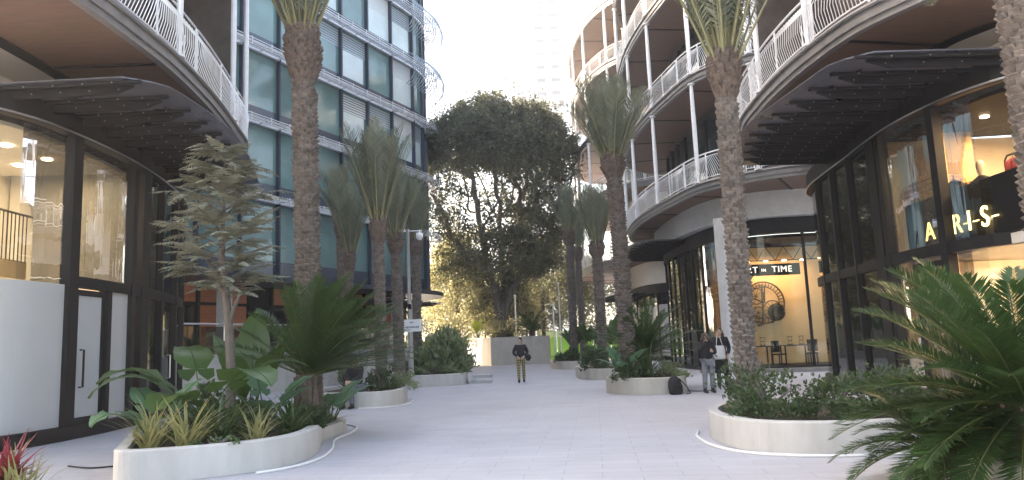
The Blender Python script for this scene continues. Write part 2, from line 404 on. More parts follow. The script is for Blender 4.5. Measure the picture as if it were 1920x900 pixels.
def canopy(c, ya, yb, z, tip, parent, step=.86, sx=None):
    """dark entrance canopy: thin sheet on tapered fins that all run square to the walk; tip = plan points of its outer edge"""
    tipc = np.array(smooth_pts(tip, 8)); tx = lambda y: float(np.interp(y, tipc[:, 1], tipc[:, 0])); wx = lambda y: float(c.at(c.s_y(y))[0])
    sg = 1 if c.side > 0 else -1; n = 30; vs = []; tilt = .04
    for i, y in enumerate(np.linspace(ya, yb, n)):
        cut = .55*max(0, 1-i/2.5)**2
        a, e = wx(y)-sg*.1, tx(y)-sg*cut
        vs += [(a, y, z+.20), (e, y, z+.20+tilt), (e, y, z+.225+tilt), (a, y, z+.225)]
    fs = []
    for i in range(n-1):
        o = i*4; q = o+4; fs += [(o, o+1, q+1, q), (o+1, o+2, q+2, q+1), (o+2, o+3, q+3, q+2), (o+3, o, q, q+3)]
    fs += [(3, 2, 1, 0), (4*n-4, 4*n-3, 4*n-2, 4*n-1)]
    m = MB(); m.add(vs, fs); cp = m.build('canopy', 'canopy_sheet', parent)
    y = ya+.12
    while y < yb-.3:
        x0 = wx(y)+sg*.12; L_ = abs(tx(y)-x0)-.25
        for kind in (0, 1):
            m = MB(); oo = kind*.24; L2 = L_ if kind == 0 else L_*.90
            prof = [(0, 0), (L2, 0), (L2, -.055), (0, -.055)] if kind == 0 else [(0, 0), (L2, 0), (L2, -.03), (L2*.86, -.15), (L2*.3, -.16), (0, -.16)]
            k = len(prof); V = []
            for s in (-.5, .5):
                for d, dz in prof: V.append((x0+sg*d, y+oo+s*.07, z+.185+tilt*d/3+dz))
            m.add(V, [tuple(range(k))[::-1], tuple(range(k, 2*k))]+[(i, (i+1) % k, (i+1) % k+k, i+k) for i in range(k)], 0)
            for d in np.linspace(.5, L_*.8, 4):
                m.box((x0+sg*d, y+oo-.04, z+.185+tilt*d/3-(.03 if kind == 0 else .08)), (.022, .02, .022), 0, 1)
            m.build('canopy_fin', ['charcoal', 'rivet'], cp)
        y += step
    return cp

def pane(c, t0, t1, z0, z1, d, mt, parent, th=.03, name='window', step=.3):
    m = MB(); band(m, c, d-th/2, d+th/2, z0, z1, t0, t1, 0, step); return m.build(name, mt, parent)
def mullion(c, t, z0, z1, w, parent, dep=.22, d=0, mt='charcoal', name='mullion'):
    m = MB(); vbox(m, c, t, d, w, dep, z0, z1); return m.build(name, mt, parent)

def upper_storeys(c, wall_d, parent, z0, z1, mt='upper_wall', back=8):
    m = MB(); band(m, c, wall_d-back, wall_d, z0, z1, step=.6); return m.build('upper_wall', mt, parent)

# ------------------------------------------------------------------ left shop building
LW = Curve([(-14, 11.6), (-11.4, 11.9), (-9.9, 12.5), (-9.2, 13.5), (-9.0, 14.6), (-8.93, 16), (-9.02, 17.6), (-9.3, 19.5), (-9.9, 22), (-10.9, 24), (-12.6, 25.2)], 1)
LE = Curve([(-9.8, 4.5), (-8.6, 6.6), (-7.7, 8.7), (-7.2, 10.6), (-7.02, 12), (-6.95, 14), (-6.97, 15.3), (-7.18, 17.6), (-7.6, 20.3), (-7.95, 22), (-8.8, 23.6), (-10.2, 24.7), (-12.6, 25.4)], 1)
LB = thing('shop_building', 'near left curved building with beige lit glass shopfront, white film panes and brown balcony soffit', 'building', (-10, 15, 0))
LB.location = (0, 0, 0)
ty = LW.s_y
m = MB(); band(m, LW, -.05, .13, 0, .26); m.build('plinth', 'charcoal', LB)
m = MB(); band(m, LW, -.12, .14, 6.12, 6.62); band(m, LW, .142, .17, 6.10, 6.16); m.build('fascia', 'dark_metal', LB)
m = MB(); m.tube([(*p, 6.13) for p in LW.off(.185)], .022, 5); m.build('fascia_trim', 'steel', LB)
m = MB(); band(m, LW, -1.75, -1.55, 6.62, 7.49, 2.2, LW.len-.3); m.build('wall', 'cream', LB)
m = MB(); band(m, LW, -1.8, -.125, 6.5, 6.615, 2.0); m.build('glazing_roof', 'charcoal', LB)
m = MB(); band(m, LW, -.09, .09, 3.02, 3.24, ty(15.1), None); m.build('transom', 'charcoal', LB)
stops = [(14.98, .28), (16.34, .15), (17.35, .22), (18.2, .5), (19.6, .12), (21.0, .12), (22.6, .3)]
for y, wd in stops: mullion(LW, ty(y), .26 if y != 16.34 else .26, 6.12 if y != 16.34 else 3.02, wd, LB)
t_end = LW.len-.4
pane(LW, .1, ty(14.98)-.15, .27, 3.05, 0, 'film', LB, step=.06); pane(LW, .1, ty(14.98)-.15, 3.055, 6.11, 0, 'glass', LB)
# glazed door with white film
d = MB(); ta, tb = ty(14.98)+.16, ty(16.34)-.09
for t in (ta+.05, tb-.05): vbox(d, LW, t, 0, .1, .09, .27, 2.98)
for z0, z1 in ((.27, .40), (2.86, 2.98)): band(d, LW, -.044, .044, z0, z1, ta+.102, tb-.102)
dr = d.build('door', 'charcoal', LB)
pane(LW, ta+.1, tb-.1, .40, 2.86, 0, 'film', dr, name='door_pane')
m = MB(); p = [(*LW.pt(ta+.2, o), z) for o, z in ((.05, 1.0), (.13, 1.0), (.13, 1.75), (.05, 1.75))]; m.tube(p, .022, 6); m.build('handle', 'dark_metal', dr)
pane(LW, ty(16.34)+.08, ty(17.35)-.11, .27, 3.015, 0, 'film', LB)
pane(LW, ty(14.98)+.15, ty(17.35)-.11, 3.245, 6.11, 0, 'glass', LB)
yy = [17.35, 18.2, 19.6, 21.0, 22.6]
for i, a in enumerate(yy):
    t0 = ty(a)+.26; t1 = (ty(yy[i+1])-.26) if i+1 < len(yy) else t_end
    if t1-t0 > .3:
        pane(LW, t0, t1, .27, 3.015, 0, 'dark_glass', LB); pane(LW, t0, t1, 3.245, 6.11, 0, 'dark_glass', LB)
m = MB(); p = [(*LW.pt(ty(20.3), o), z) for o, z in ((.05, 1.0), (.14, 1.0), (.14, 1.6), (.05, 1.6))]; m.tube(p, .022, 6); m.build('handle', 'steel', LB)
# inside of the shop
m = MB(); band(m, LW, -4.5, -.2, .0, .05, .2, ty(18.2), step=.5); m.build('shop_floor', 'cream', LB)
m = MB(); m.box((-12.35, 15.2, 3.1), (.12, 7.4, 6.0)); m.build('back_wall', 'beige', LB)
m = MB(); m.box((-10.75, 17.95, 3.1), (3.0, .1, 6.0)); m.build('side_wall', 'beige', LB)
m = MB(); band(m, LW, -4.4, -.42, 6.03, 6.11, .2, ty(18), step=.5); ce = m.build('ceiling', 'cream', LB)
m = MB(); m.box((-10.9, 14.9, 3.0), (2.4, 6.0, .22)); mz = m.build('mezzanine', 'cream', LB)
m = MB(); m.box((-9.75, 13.5, 3.35), (.06, 2.6, .35)); m.build('mezzanine_edge', 'tan', mz)
m = MB()
for y in np.arange(12.1, 14.85, .115): m.tube([(-9.72, y, 3.5), (-9.72, y, 4.45)], .013, 4)
m.tube([(-9.72, 12.1, 4.45), (-9.72, 14.9, 4.45)], .025, 5); m.build('mezzanine_railing', 'bronze', mz)
for x, y in ((-10.4, 13.0), (-10.4, 14.0), (-10.4, 15.0), (-11.4, 13.4), (-11.4, 14.6), (-10.3, 16.2), (-11.2, 16.6)):
    m = MB(); m.lathe([(.11, 0), (.11, .02)], (x, y, 6.0), 12); m.build('downlight', 'lamp', ce)
def area(name, loc, sx, sy, e, col, rot=(0, 0, 0)):
    l = bpy.data.lights.new(name, 'AREA'); l.shape = 'RECTANGLE'; l.size = sx; l.size_y = sy; l.energy = e; l.color = col
    o = bpy.data.objects.new(name, l); COL.objects.link(o); o.location = loc; o.rotation_euler = rot; return o
area('shop_ceiling_lamp', (-10.8, 14.6, 5.95), 1.6, 4.5, 18, (1, .86, .70))
area('shop_ceiling_lamp', (-10.5, 16.8, 5.95), 1, 1, 13, (1, .86, .70))
# balconies
for k, z in enumerate((7.5, 13.6)):  # upper slab is out of view, added to hold back sky light
    balcony(LE, z, 4.6 if k == 0 else 3.2, LB, inner=2.15 if k == 0 else 0)
upper_storeys(LE, -2.9, LB, 7.93, 22)  # carried up out of view above the slabs to block the sun
railing(LE, 4.0, LE.len-3.2, 7.93, LB)
for y in (8.5, 11.8, 15.25, 19.75, 22.2): post(LE, LE.s_y(y), 7.9, 13.6, LB)
m = MB(); m.box((-9.75, 21.9, 10.75), (2.9, .3, 5.6)); m.build('dividing_wall', 'upper_wall', LB)
canopy(LW, 12.95, 21.8, 6.34, [(-6.42, 12.8), (-6.26, 14.8), (-6.32, 16.8), (-6.75, 19), (-7.5, 21.9)], LB)

# ------------------------------------------------------------------ right shop building
RW = Curve([(14, 12.6), (11.3, 12.8), (9.95, 13.3), (9.3, 14.1), (9.0, 15.2), (8.9, 16.5), (9.0, 18), (9.22, 19.7), (9.42, 21.5), (9.68, 23.3), (10.3, 24.9), (11.6, 25.8), (13.5, 26.2)], -1)
RE = Curve([(11.6, 5.2), (10.4, 7.6), (9.3, 10.0), (8.3, 12.1), (7.65, 13.2), (7.08, 14.5), (6.82, 16.3), (6.74, 18), (6.78, 19.4), (6.95, 21.4), (7.5, 23.2), (8.8, 24.7), (10.8, 25.6), (13.5, 26)], -1)
RB = thing('shop_building', 'near right curved building with black framed boutique front and tan lit upper display', 'building')
ty = RW.s_y
m = MB(); band(m, RW, -.05, .13, 0, .2); m.build('plinth', 'charcoal', RB)
m = MB(); band(m, RW, -.12, .14, 6.12, 6.62); band(m, RW, .142, .17, 6.10, 6.16); m.build('fascia', 'dark_metal', RB)
m = MB(); m.tube([(*p, 6.13) for p in RW.off(.185)], .022, 5); m.build('fascia_trim', 'steel', RB)
m = MB(); band(m, RW, -1.75, -1.55, 6.62, 7.49, 2.2, RW.len-.3); m.build('wall', 'cream', RB)
m = MB(); band(m, RW, -1.8, -.125, 6.5, 6.615, 2.0); m.build('glazing_roof', 'charcoal', RB)
m = MB(); band(m, RW, -.09, .09, 3.0, 3.24); m.build('transom', 'charcoal', RB)
for y, wd in ((13.35, .2), (15.32, .2), (17.55, .2), (18.0, .5), (19.8, .12), (21.4, .14), (22.8, .12)): mullion(RW, ty(y), .2, 6.12, wd, RB)
yy = [(12.9, 13.35, 'glass'), (13.35, 15.2, 'glass'), (15.2, 17.55, 'glass'), (18.0, 19.8, 'dark_glass'), (19.8, 21.4, 'dark_glass'), (21.4, 22.8, 'dark_glass'), (22.8, 24.9, 'dark_glass')]
for a, b, mt in yy:
    ga, gb = (.26 if a == 18.0 else .14), .14
    pane(RW, ty(a)+ga, ty(b)-gb, .21, 2.995, 0, mt, RB); pane(RW, ty(a)+ga, ty(b)-gb, 3.245, 6.11, 0, mt, RB)
pane(RW, .2, ty(12.9), .21, 2.995, 0, 'glass', RB); pane(RW, .2, ty(12.9), 3.245, 6.11, 0, 'glass', RB)
d = MB()
for t in (ty(15.35)+.06, ty(16.35)): vbox(d, RW, t, .06, .11, .09, .21, 2.9)
band(d, RW, .018, .1, 2.78, 2.9, ty(15.35)+.117, ty(16.35)-.057); dr = d.build('door', 'charcoal', RB)
m = MB(); m.tube([(*RW.pt(ty(15.6), o), z) for o, z in ((.1, 1.0), (.18, 1.0), (.18, 1.7), (.1, 1.7))], .022, 6); m.build('handle', 'steel', dr)
m = MB(); band(m, RW, -4.6, -.2, 0, .05, .3, ty(18), step=.5); m.build('shop_floor', 'cream', RB)
m = MB(); m.box((12.6, 15.4, 3.1), (.12, 7.6, 6.0)); m.build('back_wall', 'tan', RB)
m = MB(); m.box((10.95, 18.05, 3.1), (3.4, .1, 6.0)); m.build('side_wall', 'beige', RB)
m = MB(); m.box((10.4, 17.1, 4.65), (.9, .08, 2.8)); m.build('partition', 'tan', RB)
m = MB(); m.box((10.6, 17.0, 1.45), (1.3, .08, 2.7)); m.build('partition', 'cream', RB)
m = MB(); band(m, RW, -4.4, -.42, 6.03, 6.11, .3, ty(17.9), step=.5); ce = m.build('ceiling', 'black_panel', RB)
m = MB(); m.box((10.7, 14.9, 3.10), (2.75, 4.9, .2)); mz = m.build('mezzanine', 'cream', RB)
m = MB(); m.box((9.3, 14.9, 3.79), (.06, 4.9, 1.13)); m.build('mezzanine_parapet', 'black_panel', mz)
m = MB()
for z in (4.55, 4.68, 4.8): m.tube([(9.33, 16.2, z), (9.33, 17.4, z)], .012, 4)
for y in (16.85, 17.0): m.tube([(9.33, y, 4.36), (9.33, y, 4.85)], .018, 4)
m.build('mezzanine_railing', 'bronze', mz)
for x, y in ((10.4, 13.4), (10.4, 14.6), (10.4, 15.8), (11.4, 14.2), (11.4, 15.6)):
    m = MB(); m.lathe([(.09, 0), (.09, .02)], (x, y, 6.0), 12); m.build('downlight', 'lamp', ce)
area('boutique_ceiling_lamp', (11.0, 14.8, 5.95), 1.4, 3.6, 100, (1, .74, .46))
area('boutique_ceiling_lamp', (11.0, 14.8, 2.95), 1.4, 3.0, 60, (1, .76, .5))
for k, z in enumerate((7.5, 13.6)): balcony(RE, z, 4.6 if k == 0 else 3.2, RB, inner=2.15 if k == 0 else 0)  # second slab unseen, added to screen the sky
upper_storeys(RE, -2.9, RB, 7.93, 16)  # unseen top part added for its shading, height set by the sky light
railing(RE, 4.0, RE.len-2.5, 7.93, RB)
for y in (9, 12.5, 16.04, 19.3, 22.6): post(RE, RE.s_y(y), 7.9, 13.6, RB)
m = MB(); m.box((9.1, 21.6, 10.75), (2.9, .3, 5.6)); m.build('dividing_wall', 'upper_wall', RB)
canopy(RW, 13.2, 22.0, 6.34, [(6.28, 13.1), (6.06, 15.2), (5.84, 17.6), (6.1, 19.6), (6.9, 22.1)], RB)

# ------------------------------------------------------------------ right middle building with stacked balconies
ME = Curve([(17, 27.2), (13, 27.4), (11.2, 27.8), (9.6, 28.7), (8.35, 29.9), (7.75, 31.2), (7.32, 33.5), (6.95, 36.0), (6.72, 38.8), (6.72, 41.5), (6.95, 44.2), (7.8, 46.6), (9.5, 48.2), (13, 49)], -1)
MW = Curve([(17, 31.0), (13.3, 31.2), (11.2, 31.4), (10.0, 32.0), (9.2, 33.2), (8.8, 35.2), (8.62, 37.5), (8.6, 40), (8.75, 42.6), (9.5, 45), (11, 46.6), (13.5, 47.4)], -1)
MBd = thing('apartment_building', 'right middle building with four tiers of curved white railed balconies over a clock shop', 'building')
ty = MW.s_y
FZ = (7.5, 12.25, 17.0, 21.75, 26.5)
m = MB(); band(m, MW, -.1, .25, 0, .18); m.build('plinth', 'charcoal', MBd)
m = MB(); band(m, MW, -.3, .12, 5.75, 6.4); m.build('fascia', 'dark_metal', MBd)
m = MB(); band(m, MW, -.3, .55, 6.4, 7.5); m.build('pale_band', 'concrete_col', MBd)
MT_ = sorted(list(np.arange(MW.s_y(33.6), MW.len-1, 1.25))+[1.5, 4.75, 8.5])
MT_ = [t for i, t in enumerate(MT_) if i == 0 or t-MT_[i-1] > .5]
for t in MT_: mullion(MW, t, .18, 5.75, .09, MBd, .14, mt='dark_metal')
tt = MT_
tc0, tc1 = MW.s_y(31.35), MW.s_y(33.0)
for a, b in zip(tt, tt[1:]):
    pane(MW, a+.05, b-.05, .19, 5.745, 0, 'glass' if a < MW.s_y(34.2) else 'dark_glass', MBd)
m = MB(); band(m, MW, -6.0, -.15, .0, .2, 1.5, MW.s_y(36), step=.6); m.build('shop_floor', 'charcoal', MBd)
m = MB(); m.box((12.2, 34.2, 2.8), (6.4, .12, 5.4)); m.build('back_wall', 'tan', MBd)
m = MB(); m.box((9.7, 35.1, 2.8), (.1, 1.7, 5.4)); m.build('side_wall', 'beige', MBd)
m = MB()                                                         # steel lattice under the shop ceiling
for zz in (4.75, 5.35): m.tube([(9.4, 32.9, zz), (14.5, 32.9, zz)], .025, 5)
for i, x in enumerate(np.arange(9.6, 14.4, .4)): m.tube([(x, 32.9, 4.75 if i % 2 else 5.35), (x+.4, 32.9, 5.35 if i % 2 else 4.75)], .016, 4)
m.build('ceiling_truss', 'dark_metal', MBd)
m = MB(); band(m, MW, -5, -.4, 5.6, 5.74, 1.5, MW.s_y(36), step=.6); ce = m.build('ceiling', 'black_panel', MBd)
for x in (10.2, 11.0, 11.8, 12.6):
    m = MB(); m.lathe([(.09, 0), (.09, .03)], (x, 32.4, 4.66), 10); m.build('spotlight', 'lamp', ce)
area('clock_shop_lamp', (11.6, 33.2, 4.6), 3, .5, 19, (1, .68, .42), (R(28), 0, 0))
m = MB(); m.lathe([(.27, 0), (.27, 6.4)], (8.75, 31.0, 0), 20); m.build('column', 'concrete_col', MBd, smooth=False)
m = MB(); band(m, MW, .3, 1.6, 0, .13, 1.5, MW.s_y(33)); m.build('entrance_step', 'slab_edge', MBd)
for z in FZ: balcony(ME, z, 3.4, MBd, joint=4.4)
for z in FZ[:4]:
    railing(ME, 4.5, ME.len-3.0, z+.44, MBd)
    m = MB(); band(m, ME, -9, -2.55, z+.42, z+4.75, step=.6); m.build('upper_wall', 'upper_wall', MBd)
    t = ME.s_y(29.0)
    while t < ME.s_y(42.5):                                      # glazed bays on the near half of each floor
        wn = pane(ME, t+.06, t+1.5, z+.5, z+4.35, -2.50, 'balc_glass', MBd)
        m = MB(); vbox(m, ME, t, -2.46, .1, .12, z+.46, z+4.4); m.build('frame', 'charcoal', wn); t += 1.56
for z0, z1 in zip(FZ, FZ[1:]):
    for y in (28.6, 30.7, 35.1, 39.4, 43.6, 46.6): post(ME, ME.s_y(y), z0+.4, z1, MBd, r=.10)
canopy(MW, 36.5, 44.8, 6.1, [(6.5, 36.4), (6.0, 39), (5.95, 42), (6.6, 45)], MBd)

# ------------------------------------------------------------------ right far building
FE = Curve([(16, 50.0), (12, 50.4), (9.4, 51.6), (7.6, 53.6), (6.4, 57), (5.85, 61), (5.8, 65), (6.3, 69), (8, 72.5), (12, 74)], -1)
FB = thing('apartment_building', 'far right building with warm lit balcony soffits seen behind the palms', 'building')
for z in (7.0,)+FZ[1:]: balcony(FE, z, 4.2, FB, joint=4.5)
for z in (7.0,)+FZ[1:4]:
    railing(FE, 3, FE.len-4, z+.44, FB, gap=.13)
    m = MB(); band(m, FE, -9, -3.0, z+.42, z+5.25 if z == 7.0 else z+4.75, step=.8); m.build('upper_wall', 'upper_wall' if z > 7 else 'cream', FB)
    for y in (53.6, 57.5, 61.5, 65.5, 69.5): post(FE, FE.s_y(y), z+.4, z+4.75+(.5 if z == 7.0 else 0), FB, r=.11)
    for y in (56, 59.5, 63):
        pane(FE, FE.s_y(y), FE.s_y(y)+2.2, z+.5, z+3.4, -2.95, 'balc_glass', FB)
GW = Curve([(14, 51.5), (11.6, 51.9), (10.2, 53), (9.6, 54.8), (9.3, 58), (9.2, 62), (9.5, 66)], -1)
m = MB(); band(m, GW, -.2, .25, 5.4, 7.0); m.build('pale_band', 'cream', FB)
m = MB(); band(m, GW, -.2, .12, 4.75, 5.4); band(m, GW, -.1, .14, 0, .3); m.build('fascia', 'dark_metal', FB)
t = .2
while t < GW.len-2:
    pane(GW, t+.05, t+2.0, .3, 3.9, 0, 'film', FB); pane(GW, t+.05, t+2.0, 3.92, 4.745, 0, 'dark_glass', FB)
    mullion(GW, t, .3, 4.75, .1, FB, .16); t += 2.05
m = MB(); band(m, GW, -4, -.5, 0, 4.7, step=.8); m.build('ground_floor_wall', 'cream', FB)
canopy(GW, 54.5, 64.5, 4.7, [(7.4, 54), (6.9, 58), (6.8, 62), (7.3, 65)], FB, step=1.1)

# ------------------------------------------------------------------ blue glass office
BE = Curve([(-24.2, 18.6), (-21.9, 23.4), (-19.6, 28.2), (-16.5, 34.6), (-13.3, 41.2), (-10.1, 47.9), (-7.55, 53.2), (-6.75, 55.2), (-6.5, 57.0), (-6.9, 58.8), (-8.2, 60.6), (-11, 62.0), (-16, 62.5)], 1, 12)  # near end added unseen behind the left building to block the sun
BB = thing('office_building', 'teal glass office with white sunshade louvres round every floor, left of the big tree', 'building')
BZ = [5.66, 9.98, 14.25, 18.45, 22.65, 26.85, 31.05]
m = MB(); band(m, BE, -11, -.35, BZ[0], 31.3, step=.8); m.build('core_wall', 'mullion_dark', BB)
tB = BE.s_y(54.2); bays = list(np.linspace(0, tB, 15)) + list(np.linspace(tB, BE.s_y(61.5), 6))[1:]
for f in range(6):
    z0, z1 = BZ[f]+.12, BZ[f+1]-.12
    for i, (a, b) in enumerate(zip(bays, bays[1:])):
        q = rng.random(); bright = (f >= 2 and i >= 10 and q < .5) or (f >= 4 and i >= 7 and q < .35)
        m = MB(); band(m, BE, -.16, -.12, z0+.86, z1, a+.07, b-.07, 0, .7); band(m, BE, -.16, -.10, z0, z0+.855, a+.07, b-.07, 1, .7)
        wn = m.build('window', ['pale_glass' if bright and q < .18 else 'blue_glass', 'spandrel'], BB)
        if bright or q > .9:
            s = MB()
            for zz in np.arange(z1-1.25, z1-.08, .17): band(s, BE, -.117, -.100, zz, zz+.09, a+.12, b-.12, 0, .7)
            s.build('blind', 'mullion_blue' if q > .3 else 'shade', wn)
        if bright and q > .18:
            s = MB(); band(s, BE, -.117, -.104, z0+.9, z1-1.3, a+.3, b-.3, 0, .7); s.build('painted_sky_pane', 'pale_glass', wn)  # pale sheet painting the reflected sky below the slats
for i, t in enumerate(bays):
    m = MB(); vbox(m, BE, t+.10, -.06, .06, .2, BZ[0], 31.3, 0); vbox(m, BE, t, -.01, .13, .26, BZ[0], 31.3, 1)
    m.build('mullion', ['mullion_blue', 'mullion_dark'], BB)
for f in range(1, 7):
    z = BZ[f]; m = MB()
    band(m, BE, -.10, .12, z-.10, z+.06, step=.7)
    for d in np.arange(.26, 1.0, .19): band(m, BE, d, d+.075, z-.015, z+.02, step=.9)
    for dz in (.04, -.14, -.3): band(m, BE, 1.02, 1.05, z+dz-.015, z+dz+.025, step=.9)
    for t in np.arange(.6, BE.len-1, 1.45):
        p = BE.pt(t, .6); n_ = BE.nor(t); m.box((p[0], p[1], z-.06), (.92, .05, .06), math.atan2(n_[1], n_[0]))
        p = BE.pt(t, 1.04); m.box((p[0], p[1], z-.12), (.05, .05, .46), BE.ang(t))
    m.build('sunshade', 'shade', BB)
for f in (4, 5):                                            # bulging fin baskets at the rounded end
    z = BZ[f]; m = MB()
    for t in np.arange(BE.s_y(52.6), BE.s_y(57.6), .3):
        P = [(*BE.pt(t, o), z+dz) for o, dz in ((1.0, .3), (1.4, .1), (1.6, -.5), (1.5, -1.15), (1.15, -1.7), (.7, -2.0))]
        m.tube(P, .036, 5)
    m.tube([(*BE.pt(t, 1.58), z-.5) for t in np.linspace(BE.s_y(52.6), BE.s_y(57.6), 14)], .03, 5); m.build('fin_basket', 'mullion_blue', BB)
m = MB(); band(m, BE, -11, 1.1, 5.36, BZ[0], step=.7); m.build('podium_slab', 'mullion_dark', BB)
GB = Curve([tuple(BE.pt(t, -1.6)) for t in np.linspace(0, BE.s_y(57), 20)], 1, raw=True)
m = MB(); band(m, GB, -8, -.12, 1.5, 5.36, step=.8); m.build('ground_floor_wall', 'black_panel', BB)
for i, t in enumerate(np.arange(.4, GB.len-1.6, 1.75)):
    k = i % 4
    if k in (0, 1, 3):
        pane(GB, t+.1, t+1.6, 4.35, 5.3, -.03, 'orange_wall', BB, name='wall_panel')
        wn = pane(GB, t+.1, t+1.6, 1.6, 4.2, -.05, 'orange_wall' if k != 3 else 'dark_glass', BB, .02, name='wall_panel' if k != 3 else 'window')
    mullion(GB, t, 1.5, 5.36, .14, BB, .2, mt='black_panel')
m = MB(); band(m, GB, -.08, .03, 4.2, 4.35); m.build('transom', 'black_panel', BB)
for y in (31.0, 38.5, 46.5, 53):
    m = MB(); p = GB.pt(GB.s_y(y), .9); m.box((p[0], p[1], 3.4), (.55, .55, 3.9), GB.ang(GB.s_y(y))); m.build('column', 'concrete_col', BB)
canopy(GB, 46.5, 55.5, 4.5, [(-8.2, 46), (-6.2, 51), (-5.3, 54), (-5.2, 56)], BB, step=1.2)

# ------------------------------------------------------------------ far tower
TW = thing('apartment_tower', 'very pale tall apartment tower far behind the big tree', 'building', (7, 165, 0))
m = MB(); m.box((0, 4, 48), (12, 12, 96)); m.box((-3.5, -2.2, 44), (3.5, 1.4, 88)); m.build('wall', 'tower', TW)
for k in range(14, 31):
    z = 3.1*k
    for x in (1.1, 4.4):
        m = MB(); m.box((x, -2.6, z), (2.6, 1.2, .25)); m.box((x, -3.15, z+.55), (2.6, .08, .8)); m.build('balcony', 'tower', TW)
        m = MB(); m.box((x, -2.02, z+1.35), (1.9, .06, 1.9)); m.build('window', 'tower_win', TW)
    m = MB(); m.box((-3.5, -2.93, z+1.3), (1.5, .06, 1.3)); m.build('window', 'tower_win', TW)

# ------------------------------------------------------------------ raised terrace with railing, left
TC = Curve([(-13.5, 22.5), (-11.3, 27.5), (-10.0, 30.4), (-8.2, 34.8), (-6.2, 39.7), (-5.6, 43), (-5.8, 48)], 1)
m = MB(); band(m, TC, -.35, 0, 0, 1.5); band(m, TC, -.38, .03, 1.5, 1.58)
tag(m.build('terrace_wall', 'concrete_white'), 'long white rendered terrace wall below the office', 'wall')
m = MB(); band(m, TC, -9, -.39, 0, 1.48, step=.6); m.build('terrace_floor', 'paving', kind='structure')
tr = thing('terrace_railing', 'glass and steel railing along the top of the white terrace wall', 'railing')
m = MB(); m.tube([(*p, 2.72) for p in TC.off(-.2)], .035, 6); m.build('handrail', 'steel', tr)
for t in np.arange(.5, TC.len, 2.0): m = MB(); p = TC.pt(t, -.2); m.tube([(*p, 1.58), (*p, 2.7)], .022, 5); m.build('baluster', 'steel', tr)
t = .5
while t+2 < TC.len: pane(TC, t+.06, t+1.94, 1.66, 2.62, -.2, 'glass', tr, .012, name='glass_panel'); t += 2

# ------------------------------------------------------------------ planters
def planter(label, P, h, mt, wall=.16, soil=None, rim=None, strip=None):
    pts = smooth_pts(P, 7, True); c = np.array(pts)
    A = .5*np.sum(c[:, 0]*np.roll(c[:, 1], -1)-np.roll(c[:, 0], -1)*c[:, 1])
    if A < 0: c = c[::-1]
    d = np.roll(c, -1, 0)-np.roll(c, 1, 0); d /= np.linalg.norm(d, axis=1)[:, None]
    nrm = np.stack([d[:, 1], -d[:, 0]], 1)
    inn = c-nrm*wall; n = len(c); top = c-nrm*.02; inn2 = inn+nrm*.012
    m = MB(); V = [(*p, 0) for p in c]+[(*p, h-.02) for p in c]+[(*p, h) for p in top]+[(*p, h) for p in inn2]+[(*p, h-.35) for p in inn]
    F = [(k*n+i, k*n+(i+1) % n, (k+1)*n+(i+1) % n, (k+1)*n+i) for k in range(4) for i in range(n)]
    m.add(V, F); o = m.build('planter', mt, smooth=False); tag(o, label, 'planter', 'planters along the walk')
    zs = soil or h-.09
    m = MB(); m.add([(*p, zs) for p in inn+nrm*.005], [tuple(range(n))]); m.build('soil', 'soil', o)
    if strip:
        m = MB(); a, b = strip; q = [c[i % n]+nrm[i % n]*.20 for i in range(int(a*n), int(b*n))]
        m.tube([(*p, .016) for p in q], .02, 6); m.build('edge_strip', 'hose', o)
    return o
PL = {}
PL['L1'] = planter('large white curved planter in the left foreground holding the feathery grey tree', [(-4.98, 9.5), (-4.3, 9.55), (-3.65, 9.85), (-3.22, 10.3), (-3.05, 10.95), (-3.12, 11.9), (-3.36, 13.1), (-3.32, 14.3), (-3.55, 15.4), (-4.6, 16.3), (-5.9, 15.2), (-6.2, 12.6), (-5.75, 11.2), (-5.3, 10.1)], .40, 'concrete_white', strip=(.17, .62))
for o in [PL['L1']]+[c for c in PL['L1'].children if c.name.startswith('soil')]:      # its rim sinks towards the far tip
    for v in o.data.vertices:
        if v.co.z > .02: v.co.z *= 1-.45*min(1, max(0, (v.co.y-11.8)/1.4))
PL['L2'] = planter('small white curved planter behind the seated person', [(-4.5, 20.3), (-3.75, 20.15), (-3.3, 20.7), (-3.25, 22), (-3.55, 23.8), (-4.5, 25), (-5.7, 24.5), (-6, 22.2), (-5.5, 20.8)], .42, 'concrete_white', strip=(.05, .4))
PL['L3'] = planter('long white planter at the foot of the camera pole', [(-5.0, 30.2), (-4, 29.9), (-2.7, 30.2), (-2.1, 31.1), (-2.3, 33.4), (-3.2, 35), (-5, 35.2), (-6, 33.5), (-5.9, 31)], .46, 'concrete_white')
PL['R1'] = planter('white curved planter in the right foreground filled with dark shrubs', [(3.05, 12.2), (2.85, 11.1), (3.0, 10.15), (3.55, 9.65), (4.4, 9.5), (5.6, 9.7), (6.4, 10.8), (6.1, 12.6), (5, 13.5), (3.8, 13.3)], .40, 'concrete_white', strip=(.0, .45))
PL['R2'] = planter('beige curved planter with the backpack leaning on it', [(2.65, 22.8), (2.75, 21.7), (3.3, 20.95), (4.3, 20.8), (4.75, 21.4), (4.75, 22.8), (4.2, 24.1), (3.2, 24.3)], .46, 'concrete_beige')
PL['R3'] = planter('beige planter second in the right row, palm rising from it', [(2.55, 32.3), (2.8, 30.4), (3.6, 29.6), (4.6, 29.8), (5.1, 31.3), (4.9, 34), (3.9, 36), (2.8, 35)], .44, 'concrete_beige')
PL['R4'] = planter('beige planter farthest of the right row with paddle leaved plants', [(2.05, 46), (2.3, 44), (3, 42.7), (4.1, 42.6), (5, 44), (5.1, 48), (3.8, 50.5), (2.4, 49.5)], .46, 'concrete_beige')
